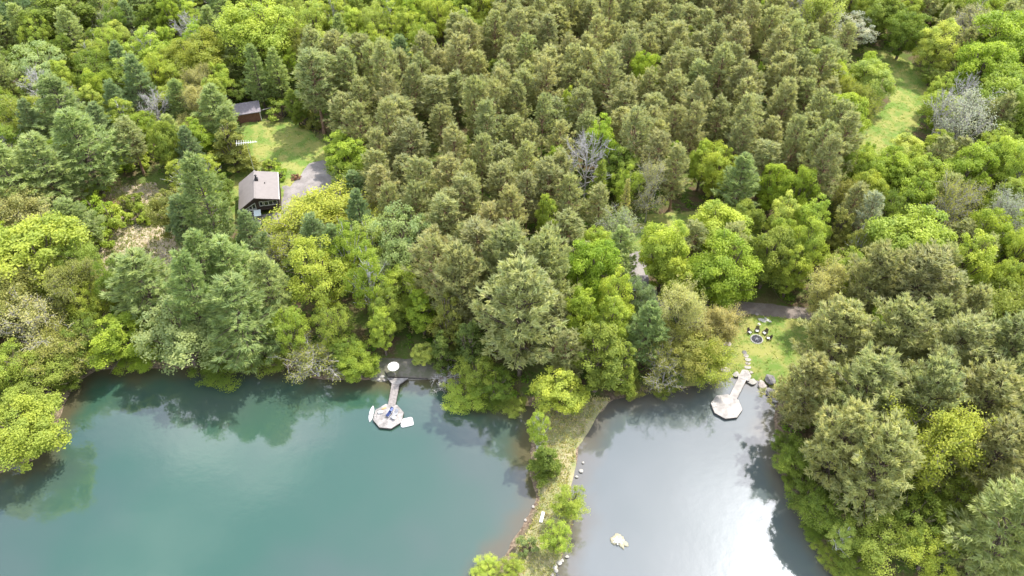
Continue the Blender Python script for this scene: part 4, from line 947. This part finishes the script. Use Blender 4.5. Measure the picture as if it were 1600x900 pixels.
q = MB(); q.box((.45, 6.6, 6.0), (.75, .75, .5)); q.tube([(.45, 6.6, 6.1), (.45, 6.6, 6.95)], .18, 10); q.tube([(.45, 6.6, 7.0), (.45, 6.6, 7.12)], [.3, .22], 10); link('chimney', q.mesh('chimney', M['black']), cabin)
q = MB(); q.tube([(2.2, 5.4, 5.1), (2.2, 5.4, 5.75)], .09, 8); link('vent_pipe', q.mesh('vent_pipe', M['black']), cabin)
M_ = Matrix.Rotation(R(13), 4, 'Z'); cm = Matrix.Translation(Vector((p.x, p.y, gh))) @ M_
a = cm @ Vector((0, 10.0, 5.7))
ant = link('antenna', None, loc=a, rz=R(13), label='white television antenna on a mast beside the olive tree behind the cabin', cat='antenna')
q = MB(); q.tube([(0, 0, -.2), (0, 0, 8.2)], .045, 6); link('mast', q.mesh('mast', M['metal']), ant)
q = MB(); q.tube([(-2.3, .2, 7.9), (2.3, -.2, 7.9)], .07, 6); link('boom', q.mesh('boom', M['white']), ant)
for k in range(9):
    q = MB(); x = -2.1 + k * .5; l = .35 + .08 * (9 - k); q.tube([(x, -l - x * .087, 7.98), (x, l - x * .087, 7.98)], .03, 5); link('antenna_rod', q.mesh('antenna_rod', M['white']), ant)
# ------------------------------------------------------------------ shed
g = G(390, 191); sh = link('shed', None, loc=g, rz=R(17), label='red brown wooden shed with a grey roof at the top of the cabin lawn', cat='shed')
q = MB(); q.box((0, 1.6, 1.4), (6.2, 3.2, 2.8))
for k in range(31): q.box((-3.0 + k * .2, -.012, 1.38), (.17, .03, 2.7))
link('wall', q.mesh('wall', M['redwall']), sh)
q = MB(); v = [(-3.6, -.6, 2.75), (3.4, -.6, 2.75), (3.4, 3.7, 3.5), (-3.6, 3.7, 3.5)]; q.add(v + [(x, y, z + .18) for x, y, z in v], [(3, 2, 1, 0), (4, 5, 6, 7), (0, 1, 5, 4), (1, 2, 6, 5), (2, 3, 7, 6), (3, 0, 4, 7)]); link('roof', q.mesh('roof', M['roof2']), sh)
q = MB(); q.box((1.0, -.04, 1.1), (1.1, .06, 2.15)); d_ = link('door', q.mesh('door', M['redwall']), sh); q = MB(); q.box((1.4, -.1, 1.1), (.05, .08, .16)); link('handle', q.mesh('handle', M['black']), d_)
q = MB(); q.box((3.05, -.08, 1.35), (.14, .1, 2.7)); link('corner_trim', q.mesh('corner_trim', M['white']), sh)
b0 = G(406, 184); q = MB(); q.bar((b0.x + .2, b0.y + .2, b0.z + 2.0), (b0.x + 3.5, b0.y + 1.3, b0.z + 2.3), .16, .16); q.box((b0.x + 3.3, b0.y + 1.22, b0.z + .95), (.13, .13, 2.3)); q.box((b0.x + .35, b0.y + .25, b0.z + .9), (.13, .13, 2.1))
o = link('rail', q.mesh('rail', M['tan'] if False else M['rockwhite']), label='pale timber rail on posts sticking out right of the shed', cat='rail')
# ------------------------------------------------------------------ small outbuilding glimpsed through the trees
g = G(1000, 462); ob = link('outbuilding', None, loc=g, rz=R(6), label='low dark outbuilding with a pale roof edge half hidden by maples', cat='outbuilding')
q = MB(); q.box((0, 1.5, 1.1), (3.6, 3, 2.2)); link('wall', q.mesh('wall', M['siding']), ob)
q = MB(); q.box((0, 1.4, 2.3), (4.1, 3.7, .16), mat=Matrix.Rotation(R(6), 3, 'X')); link('roof', q.mesh('roof', M['roof2']), ob)
q = MB(); q.box((0, -.5, 2.14), (4.1, .08, .22)); link('fascia', q.mesh('fascia', M['white']), ob)
q = MB(); q.box((-.8, -.04, .95), (.9, .06, 1.9)); link('door', q.mesh('door', M['redwall']), ob)

# ------------------------------------------------------------------ docks
def octa(pts, z):
    w = [P(u, v, z) for u, v in pts]; c = sum(w, Vector()) / 8; r = sum((q - c).length for q in w) / 8
    a0 = math.atan2(sum(math.sin(8 * math.atan2(q.y - c.y, q.x - c.x)) for q in w), sum(math.cos(8 * math.atan2(q.y - c.y, q.x - c.x)) for q in w)) / 8
    return c, r, a0
def plank_fill(mb, poly, ang, z, w=.16, gap=.02, th=.05):
    """boards laid side by side inside a convex outline"""
    ca, sa = math.cos(ang), math.sin(ang); L = [(x * ca + y * sa, -x * sa + y * ca) for x, y in poly]; lo = min(b for a, b in L); hi = max(b for a, b in L); y = lo
    while y < hi - .02:
        y1 = min(y + w - gap, hi)
        def span(yy):
            xs = []
            for i in range(len(L)):
                (xa, ya), (xb, yb) = L[i], L[(i + 1) % len(L)]
                if (ya - yy) * (yb - yy) <= 0 and ya != yb: xs.append(xa + (xb - xa) * (yy - ya) / (yb - ya))
            return (min(xs), max(xs)) if len(xs) > 1 else None
        s0, s1 = span(y + .001), span(y1 - .001)
        if s0 and s1:
            c4 = [(s0[0], y), (s0[1], y), (s1[1], y1), (s1[0], y1)]; mb.prism([(a * ca - b * sa, a * sa + b * ca) for a, b in c4], z - th, z)
        y += w
def dock(name, octpts, walk, plat, label, mdeck, mwalk, z=.5, radial=False):
    c, r, a0 = octa(octpts, z); d = link(name, None, loc=(c.x, c.y, 0), label=label, cat='dock'); ov = [(r * math.cos(a0 + k * math.pi / 4), r * math.sin(a0 + k * math.pi / 4)) for k in range(8)]
    q = MB()
    if radial:
        for k in range(0, 8):
            a, b = ov[k], ov[(k + 1) % 8]; plank_fill(q, [(0, 0), a, b], math.atan2(b[1] - a[1], b[0] - a[0]), z)
    else: plank_fill(q, ov, a0 + math.pi / 8, z)
    link('platform_boards', q.mesh('platform_boards', M[mdeck]), d)
    q = MB(); inner = [(x * .965, y * .965) for x, y in ov]; q.prism(inner, z - .30, z - .055)
    for k in range(8): a, b = ov[k], ov[(k + 1) % 8]; q.bar((a[0], a[1], z - .17), (b[0], b[1], z - .17), .06, .24)
    link('rim', q.mesh('rim', M['beam']), d)
    for k in range(0, 8, 2):
        q = MB(); q.tube([(ov[k][0] * .85, ov[k][1] * .85, -1.5), (ov[k][0] * .85, ov[k][1] * .85, z - .28)], .1, 8); link('post', q.mesh('post', M['beam']), d)
    wv = [P(u, v, z) - c for u, v in walk]; ax = ((wv[0] + wv[3]) - (wv[1] + wv[2])); ang = math.atan2(wv[1].y - wv[0].y, wv[1].x - wv[0].x)
    q = MB(); plank_fill(q, [(t.x, t.y) for t in wv], ang, z + .035); link('walkway_boards', q.mesh('walkway_boards', M[mwalk]), d)
    q = MB()
    for i, j in ((0, 3), (1, 2)): q.bar((wv[i].x, wv[i].y, z - .11), (wv[j].x, wv[j].y, z - .11), .08, .2)
    link('joist', q.mesh('joist', M['beam']), d)
    if plat:
        pv = [P(u, v, z) - c for u, v in plat]; q = MB(); plank_fill(q, [(t.x, t.y) for t in pv], ang, z + .075); link('shore_boards', q.mesh('shore_boards', M[mdeck]), d)
        q = MB(); q.prism([(t.x, t.y) for t in pv], z - .2, z + .02); link('shore_frame', q.mesh('shore_frame', M['beam']), d)
    return d, c, r
D1 = [(605.3, 632), (619.7, 632), (629.7, 644), (627.5, 658.7), (610.8, 669.7), (592, 668.7), (582.5, 655), (586.3, 640.5)]
d1, c1, r1 = dock('dock', D1, [(606, 634), (617.5, 634), (624.5, 598), (612.5, 598)], [(605, 591), (638.5, 591), (625, 600.5), (613, 600.5)], 'grey octagonal dock with lounge chairs reached by a narrow walkway', 'plank', 'plankgrey', radial=False)
D2 = [(1116.7, 619), (1138, 617), (1153.3, 623.8), (1160, 639.7), (1152.6, 653), (1134.3, 655.6), (1116.7, 642), (1111.8, 628.7)]
d2, c2, r2 = dock('dock', D2, [(1139, 620), (1150.5, 625), (1167, 592), (1155, 588)], [(1153, 590), (1170.5, 596), (1174, 588), (1169, 579), (1160, 577)], 'bleached empty octagonal dock at the end of stepping stones', 'planklight', 'planklight')
# things on and beside the first dock
def rounded(w, l, r, n=5):
    pts = []
    for cx, cy, a in ((w / 2 - r, l / 2 - r, 0), (-w / 2 + r, l / 2 - r, 90), (-w / 2 + r, -l / 2 + r, 180), (w / 2 - r, -l / 2 + r, 270)):
        for k in range(n + 1): t = R(a + 90 * k / n); pts.append((cx + r * math.cos(t), cy + r * math.sin(t)))
    return pts
def loft(rings):
    q = MB(); n = len(rings[0][0]); v = []; f = []
    for pts, z in rings: v += [(x, y, z) for x, y in pts]
    for k in range(len(rings) - 1):
        for i in range(n): f.append((k * n + i, k * n + (i + 1) % n, (k + 1) * n + (i + 1) % n, (k + 1) * n + i))
    f += [tuple(range(n - 1, -1, -1)), tuple((len(rings) - 1) * n + i for i in range(n))]; q.add(v, f); return q
a, b = P(583, 633.5, .15), P(577.5, 659.5, .15); L = (a - b).length; cb = (a + b) / 2; ang = math.atan2(a.y - b.y, a.x - b.x) - math.pi / 2
pb = link('paddleboard', None, loc=(cb.x, cb.y, .02), rz=ang, label='long white paddleboard floating at the left side of the first dock', cat='paddleboard')
def board(w, l): return [(w / 2 * (1 - abs(s) ** 2.6) * sg if True else 0, s * l / 2) for sg, rng_ in ((1, range(-10, 11)), (-1, range(10, -11, -1))) for s in [k / 10 * .995 for k in rng_]]
q = loft([(board(.62, L * .96), 0), (board(.84, L), .06), (board(.84, L), .12), (board(.74, L * .97), .17)]); link('hull', q.mesh('hull', M['plastic']), pb)
q = MB(); q.box((0, -.35, .18), (.5, 1.1, .02)); link('deck_pad', q.mesh('deck_pad', M['white']), pb)
q = MB(); q.bar((-.3, -.15, .22), (.75, -.05, .22), .05, .05); q.box((-.3, -.15, .22), (.3, .16, .03)); tip = link('paddle', q.mesh('paddle', M['black']), loc=(cb.x, cb.y, 0), rz=ang, label='dark paddle lying across the white paddleboard', cat='paddle')
e = P(635.5, 659.5, .2); rp = link('raft', None, loc=(e.x, e.y, -.05), rz=R(16), label='white rounded swim raft floating at the right corner of the first dock', cat='raft')
q = loft([(rounded(2.1, 1.65, .3), 0), (rounded(2.3, 1.85, .4), .12), (rounded(2.3, 1.85, .4), .24), (rounded(2.0, 1.55, .3), .34)]); link('tube', q.mesh('tube', M['plastic']), rp)
q = MB(); q.prism(rounded(1.75, 1.3, .15), .341, .352); link('mat', q.mesh('mat', M['white']), rp)
def umbrella(u, v, lab):
    z = 2.55; p = P(u, v, z); g = float(hz(p.x, p.y)); t = link('umbrella', None, loc=(p.x, p.y, max(g, .3)), label=lab, cat='umbrella'); n = 16; z -= max(g, .3) + .15
    q = MB(); q.tube([(0, 0, 0), (0, 0, z + .3)], .04, 8); link('pole', q.mesh('pole', M['metal']), t)
    rr = 1.06; pts = [(rr * math.cos(k * 2 * math.pi / n), rr * math.sin(k * 2 * math.pi / n)) for k in range(n)]
    q = loft([([(x, y) for x, y in pts], z - .13), ([(x, y) for x, y in pts], z), ([(x * .55, y * .55) for x, y in pts], z + .17), ([(x * .06, y * .06) for x, y in pts], z + .27)]); link('canopy', q.mesh('canopy', M['canvas']), t)
    for k in range(8): q = MB(); a_ = k * math.pi / 4; q.bar((0, 0, z + .12), (math.cos(a_) * 1.0, math.sin(a_) * 1.0, z - .16), .025, .025); link('rib', q.mesh('rib', M['metal']), t)
    q = MB(); q.tube([(0, 0, 0), (0, 0, .1)], [.3, .26], 12); link('base', q.mesh('base', M['rockgrey']), t)
umbrella(614.5, 571.5, 'round white parasol standing on the shore patio above the first dock')
def lounge(u, v, rz, mat, lab):
    p = P(u, v, .9); t = link('lounge_chair', None, loc=(p.x, p.y, .5), rz=rz, label=lab, cat='lounge chair')
    q = MB(); q.bar((-.32, -.95, .3), (-.32, .35, .3), .05, .05); q.bar((.32, -.95, .3), (.32, .35, .3), .05, .05); q.bar((-.32, -.95, .3), (.32, -.95, .3), .05, .05); link('frame', q.mesh('frame', M['metal']), t)
    q = MB(); q.box((0, -.3, .35), (.6, 1.3, .07)); link('seat', q.mesh('seat', M[mat]), t)
    q = MB(); q.box((0, .62, .58), (.6, .75, .07), mat=Matrix.Rotation(R(40), 3, 'X')); link('backrest', q.mesh('backrest', M[mat]), t)
    for sx in (-.32, .32):
        for sy in (-.85, .3): q = MB(); q.box((sx, sy, .14), (.05, .05, .28)); link('leg', q.mesh('leg', M['metal']), t)
        q = MB(); q.bar((sx * 1.1, -.1, .52), (sx * 1.1, .45, .56), .07, .04); link('armrest', q.mesh('armrest', M['metal']), t)
    return t
lounge(609, 644, R(-28), 'navy', 'navy reclining lounge chair in the middle of the first dock')
lounge(616.5, 647, R(-30), 'greyfab', 'grey reclining lounge chair right of the navy one on the first dock')
p = P(616, 652.5, .95); q = loft([(rounded(.5, .55, .1), 0), (rounded(.55, .6, .12), .08), (rounded(.5, .55, .1), .16)]); link('cushion', q.mesh('cushion', M['white']), loc=(p.x, p.y, .89), rz=R(-30), label='white cushion at the foot of the grey lounge chair', cat='cushion')
p = P(612, 640.5, 1.1); q = loft([(rounded(.42, .6, .08), 0), (rounded(.46, .66, .1), .05), (rounded(.4, .6, .08), .1)]); m_b = simple('blue_towel_cloth', (.12, .15, .28), .9, .1); link('towel', q.mesh('towel', m_b), loc=(p.x, p.y, 1.16), rz=R(-28), label='folded blue towel on top of the navy lounge chair', cat='towel')
p = P(594.5, 644.5, .55); q = loft([(rounded(.85, .5, .08), 0), (rounded(.9, .55, .1), .12), (rounded(.9, .55, .1), .26), (rounded(.84, .5, .08), .30)]); link('cooler', q.mesh('cooler', M['plastic']), loc=(p.x, p.y, .5), rz=R(15), label='low white cooler box at the left side of the first dock', cat='cooler')
p = P(600, 638, .55); q = MB(); q.box((0, 0, .06), (.85, .3, .1)); q.box((0, 0, .13), (.8, .1, .05)); link('wooden_step', q.mesh('wooden_step', M['yellowwood']), loc=(p.x, p.y, .5), rz=R(30), label='honey coloured wooden step near the top left edge of the first dock', cat='step')
p = P(585.5, 651, .5); t = link('ladder', None, loc=(p.x, p.y, 0), rz=R(10), label='small dark boarding ladder beside the paddleboard', cat='ladder')
for y in (-.22, .22): q = MB(); q.tube([(-.12, y, -.6), (-.12, y, .85), (.35, y, .85), (.35, y, .5)], .03, 6); link('rail', q.mesh('rail', M['black']), t)
for z in (-.3, .05, .35): q = MB(); q.box((-.14, 0, z), (.12, .46, .04)); link('rung', q.mesh('rung', M['black']), t)
p = P(1115, 634, .6); t = link('ladder', None, loc=(p.x, p.y, 0), rz=R(25), label='small blue grey boarding ladder on the left edge of the bleached dock', cat='ladder')
for y in (-.22, .22): q = MB(); q.tube([(-.12, y, -.6), (-.12, y, .9), (.35, y, .9), (.35, y, .5)], .035, 6); link('rail', q.mesh('rail', M['metal']), t)
for z in (-.3, .05, .35): q = MB(); q.box((-.14, 0, z), (.12, .46, .04)); link('rung', q.mesh('rung', M['metal']), t)
# low retaining wall of the patio
q = MB(); a = G(602, 585); b = G(606, 590); q.bar((a.x - .1, a.y + .6, .6), (b.x, b.y, .6), .1, .3); c_ = P(690, 591.5, .6); q.bar((b.x + .1, b.y - .02, .35), (c_.x - 2.5, c_.y + .1, .35), .08, .3)
link('retaining_wall', q.mesh('retaining_wall', M['beam']), label='low timber edge wall between the patio and the left pond', cat='wall')

# ------------------------------------------------------------------ stones
rk = np.random.RandomState(21)
def rock_mesh(seed, mat, sub=2, flat=.6, rough=.28, name='boulder'):
    import bmesh
    rr = np.random.RandomState(seed); bm = bmesh.new(); bmesh.ops.create_icosphere(bm, subdivisions=sub, radius=1); cuts = nrm(rr.randn(9, 3)); lim = .62 + .3 * rr.rand(9)
    for v in bm.verts:
        c = np.array(v.co)
        for n_, l_ in zip(cuts, lim):
            d_ = c @ n_
            if d_ > l_: c = c - n_ * (d_ - l_)
        c = c * (1 + rough * .25 * rr.randn()); c[2] *= flat; v.co = c
    me = bpy.data.meshes.new(name); bm.to_mesh(me); bm.free(); me.materials.append(M[mat]); return me
RM = {m_: [rock_mesh(i * 7 + len(m_), m_) for i in range(4)] for m_ in ('rock', 'rockgrey', 'rockwhite', 'ringstone')}
def rock(u, v, wpx, mat, lab, hpx=None, z=None, group=None, name='boulder', flat=1.0, wet=False):
    p = P(u, v, .15) if wet else G(u, v); d = p.y * CP + 119 * SP; w = wpx / FPX * d / 2; h = (hpx or wpx * .75) / FPX * d / 2 / .78
    o = link(name, RM[mat][rk.randint(4)], loc=(p.x, p.y, p.z + .12 * w if z is None else z), rz=rk.rand() * .6 - .3, label=lab, cat='boulder' if name == 'boulder' else 'stone', group=group); o.scale = (w * 1.08, h * 1.08, min(w, h) * flat * 1.2); return o
rock(1202, 598, 17, 'rockgrey', 'largest dark grey boulder on the shore right of the bleached dock', 16, z=.8, flat=1.1)
rock(1190.5, 602, 14, 'rock', 'pale lilac flat boulder left of the largest grey boulder', 13, wet=True, flat=.7)
rock(1202.5, 614, 18, 'rockgrey', 'broad grey rock below the largest grey boulder', 14, wet=True, flat=.5)
rock(1211, 626, 11, 'rockwhite', 'small whitish rock on the shore below the grey boulders', 8, wet=True)
rock(1175, 597.5, 15, 'rockwhite', 'white flat triangular rock right of the walkway landing', 9, wet=True, flat=.5)
rock(1149.5, 586.5, 11, 'rockwhite', 'white flat rock left of the walkway landing', 8, z=.35, flat=.6)
rock(1132, 578.5, 19, 'rock', 'broad pinkish flat rock on the shore left of the stepping stones', 8, flat=.4)
rock(1137, 538, 14, 'rock', 'pale flat rock under the rust tinged tree', 7, flat=.4)
for i, (u, v, w) in enumerate([(1186, 507, 6), (1188, 500, 8), (1193, 502, 8), (1199, 501, 6), (1203, 503, 5), (1196, 498, 5)]): rock(u, v, w, 'ringstone', 'white stone in the little pile behind the fire pit', group='white stones behind the fire pit')
rock(1182, 491, 7, 'rock', 'small lone stone between the white stone pile and the gravel road')
rock(597, 588, 10, 'rockwhite', 'flat whitish rock left of the first dock landing', 6, flat=.4)
rock(600, 594, 6, 'rock', 'small tan rock at the waterline left of the first dock', 4, wet=True)
rock(592, 593, 5, 'rockwhite', 'little white rock at the waterline by the patio', 4, wet=True)
rock(1108, 482, 9, 'rock', 'pale stone in front of the rounded vivid maple', 6)
for i, (u, v, w) in enumerate([(911, 723, 4), (908, 736, 7), (901, 745, 5), (886, 870, 6), (874, 880, 9), (866, 886, 10), (869, 892, 7), (862, 898, 8), (860, 882, 7), (878, 876, 6)]):
    rock(u, v, w, 'rockwhite', 'white waterline rock along the right edge of the bank between the ponds', group='white rocks along the right edge of the bank', name='boulder', wet=True, flat=.7)
for i, (u, v, w) in enumerate([(833, 792, 5), (821, 813, 5)]):
    rock(u, v, w, 'rock', 'pinkish waterline rock along the left edge of the bank between the ponds', group='pinkish rocks along the left edge of the bank', wet=True, flat=.7)
# stepping stones, from the lawn down to the landing
for i, (u, v, w, h, mt) in enumerate([(1163, 551, 8, 6, 'rockgrey'), (1165.5, 556.5, 8, 5.5, 'rock'), (1168.5, 562.5, 9, 5, 'rockwhite'), (1168.5, 568, 9, 5, 'rock'), (1168.5, 574, 11, 6, 'rockwhite'), (1172.5, 581, 8, 7, 'rock')]):
    g = G(u, v); sc = 8.1; q = MB(); rr = np.random.RandomState(50 + i); pts = [(w / sc / 2 * math.cos(a) * (1 + .16 * rr.randn() * .6) * 1.1, h / sc / 2 / .76 * math.sin(a) * (1 + .1 * rr.randn()) * 1.1) for a in np.arange(0, 6.2, .7854)]
    q = loft([(pts, -.1), (pts, .09), ([(x * .93, y * .93) for x, y in pts], .13)])
    link('stepping_stone', q.mesh('stepping_stone', M[mt]), loc=(g.x, g.y, g.z + .02), rz=rr.rand() * .3, label=['topmost grey stepping stone nearest the fire pit', 'second stepping stone from the fire pit, tan', 'whitish third stepping stone from the fire pit', 'tan fourth stepping stone from the fire pit', 'widest whitish stepping stone above the landing', 'last stepping stone, beside the dock landing'][i], cat='stepping stone', group='stepping stones')
# ------------------------------------------------------------------ fire pit and chairs
g = G(1182, 531); fp = link('fire_pit', None, loc=(g.x, g.y, g.z + .03), label='round fire pit ringed with pale stones on the lawn', cat='fire pit')
SHEETS_FP = [(g.x + 2.2 * math.cos(a), g.y - .25 + 2.0 * math.sin(a)) for a in np.arange(0, 6.2, .4)]
patch('bare_ground', None, 'dirt', .10, .25, .3, SHEETS_FP)
sm_ = []
for k in range(4): sm_.append(rock_mesh(300 + k, 'ringstone', 1, .7, .2, 'stone'))
for k in range(20):
    a = k * math.pi / 10; o = link('stone', sm_[k % 4], fp, loc=(1.12 * math.cos(a), 1.12 * math.sin(a), .16), rz=a); o.scale = (.17, .21, .26)
pts = [(1.02 * math.cos(a), 1.02 * math.sin(a)) for a in np.arange(0, 6.2, .3)]; q = MB(); q.prism(pts, .0, .16); link('ash_bed', q.mesh('ash_bed', M['ash']), fp)
for k in range(5):
    q = MB(); a = k * 1.3; q.tube([(.5 * math.cos(a), .5 * math.sin(a), .2), (-.3 * math.cos(a + .4), -.3 * math.sin(a + .4), .3)], .07, 6); link('charred_log', q.mesh('charred_log', M['greyfab']), fp)
def muskoka(u, v, lab, i):
    p = G(u, v); t = link('garden_chair', None, loc=p, rz=math.atan2(g.y - p.y, g.x - p.x) + math.pi / 2, label=lab, cat='garden chair', group='chairs round the fire pit')
    q = MB(); q.box((0, -.05, .40), (.62, .62, .05), mat=Matrix.Rotation(R(-10), 3, 'X')); link('seat', q.mesh('seat', M['white']), t)
    for k in range(5): q = MB(); q.box((-.26 + k * .13, .42, .78), (.11, .04, .92 - abs(k - 2) * .07), mat=Matrix.Rotation(R(-22), 3, 'X')); link('back_slat', q.mesh('back_slat', M['siding']), t)
    for sx in (-.38, .38):
        q = MB(); q.box((sx, 0, .62), (.15, .8, .04)); link('armrest', q.mesh('armrest', M['siding']), t)
        for sy in (-.35, .32): q = MB(); q.box((sx, sy, .3), (.07, .1, .62)); link('leg', q.mesh('leg', M['siding']), t)
for i, (u, v, lab) in enumerate([(1170.5, 521, 'dark garden chair with white seat, leftmost of the four at the fire pit'), (1182.5, 518.5, 'dark garden chair with white seat behind the fire pit, second from left'), (1194.5, 522, 'dark garden chair with white seat, third from left at the fire pit'), (1200.5, 530.5, 'dark garden chair with white seat, right of the fire pit, rightmost')]): muskoka(u, v, lab, i)
# ------------------------------------------------------------------ bench on the bank, floating feature, fallen trunk, planters
p = G(847, 810); t = link('bench', None, loc=p, rz=R(75), label='narrow white plank bench on the dry grass bank', cat='bench')
for k in (-.13, .13): q = MB(); q.box((0, k, .45), (1.9, .24, .05)); link('seat_plank', q.mesh('seat_plank', M['white']), t)
for x in (-.75, .75): q = MB(); q.box((x, 0, .21), (.12, .42, .42)); link('leg', q.mesh('leg', M['siding']), t)
p = P(965, 845, .2); fl = link('floating_island', None, loc=(p.x, p.y, 0), label='pale irregular floating island with a small metal frame in the right pond', cat='floating island')
pts = [(-13, 4), (-8, 10), (0, 13), (7, 11), (12, 6), (14, 0), (19, -4), (17, -10), (12, -9), (9, -14), (4, -10), (0, -5), (-7, -7), (-12, -3)]; rr = np.random.RandomState(8)
pv = [(x / 11.2, y / 10.3) for x, y in pts]; fine = []
for i in range(len(pv)):
    a, b = np.array(pv[i]), np.array(pv[(i + 1) % len(pv)])
    for k in range(3): fine.append(tuple((a + (b - a) * k / 3) * (1 + .05 * rr.randn())))
q = loft([(fine, -.15), (fine, .10), ([(x * .9, y * .9) for x, y in fine], .24), ([(x * .5, y * .5) for x, y in fine], .34)]); link('float', q.mesh('float', simple('bleached_foam_and_algae', (.28, .255, .18), .8, .2, .22, 2.2, bs=.8)), fl)
q = MB(); q.bar((-.5, -.3, .48), (.5, -.5, .48), .07, .07); q.bar((-.4, .3, .48), (.6, .1, .48), .07, .07); q.bar((-.5, -.3, .48), (-.4, .3, .48), .07, .07); q.bar((.5, -.5, .48), (.6, .1, .48), .07, .07); q.bar((-.45, 0, .5), (.55, -.2, .5), .16, .06); link('frame', q.mesh('frame', M['metal']), fl)
for k in range(7):
    a = k * .9; o = link('stone', sm_[k % 4], fl, loc=(.75 * math.cos(a) + .1, .6 * math.sin(a), .28), rz=a); o.scale = (.22, .18, .16)
a, b = P(68, 494, 7.5), P(108, 534, 2.0); q = MB(); q.tube([a, a.lerp(b, .35) + Vector((0, 0, .5)), a.lerp(b, .7) + Vector((0, 0, .3)), b], [.10, .17, .22, .28], 8)
ft = link('dead_trunk', None, loc=(b.x, b.y, 0), label='pale leaning dead trunk lying over twiggy trees on the left bank', cat='trunk'); me = q.mesh('stem', M['birch']); me.transform(Matrix.Translation((-b.x, -b.y, 0))); link('stem', me, ft)
for k in range(5):
    f = .1 + .15 * k; s = a.lerp(b, f) + Vector((0, 0, .4)) - Vector((b.x, b.y, 0)); q = MB(); q.tube([s, s + Vector((rk.randn() * .8, 1.0 + rk.rand(), .8))], [.07, .025], 5); link('limb', q.mesh('limb', M['grey']), ft)
for i, (u, v) in enumerate([(434, 316), (434, 323)]):
    p = G(u, v + 5); t = link('planter', None, loc=p, label=['upper dark planter by the cabin corner on the path', 'lower dark planter by the cabin corner on the path'][i], cat='planter'); q = MB(); q.tube([(0, 0, 0), (0, 0, .5)], [.25, .34], 12); link('pot', q.mesh('pot', M['siding']), t)
    v_, f_ = cards(rk.randn(60, 3) * .2 + np.array([0, 0, .65]), nrm(rk.randn(60, 3) + np.array([0, 0, 1])), rk.randn(60, 3), .2, .14); link('leaves', mesh_np('leaves', v_, f_, M['leaf'], 4, {'tint': ('FACE', rk.rand(60)), 'dead': ('FACE', np.zeros(60))}), t, color=(.2, .25, .06))
p = G(463, 279); rfl = grow('shrub', p.x, p.y, 2.4, 1.1, (.36, .20, .13), 'small reddish shrub at the corner of the lawn and driveway')
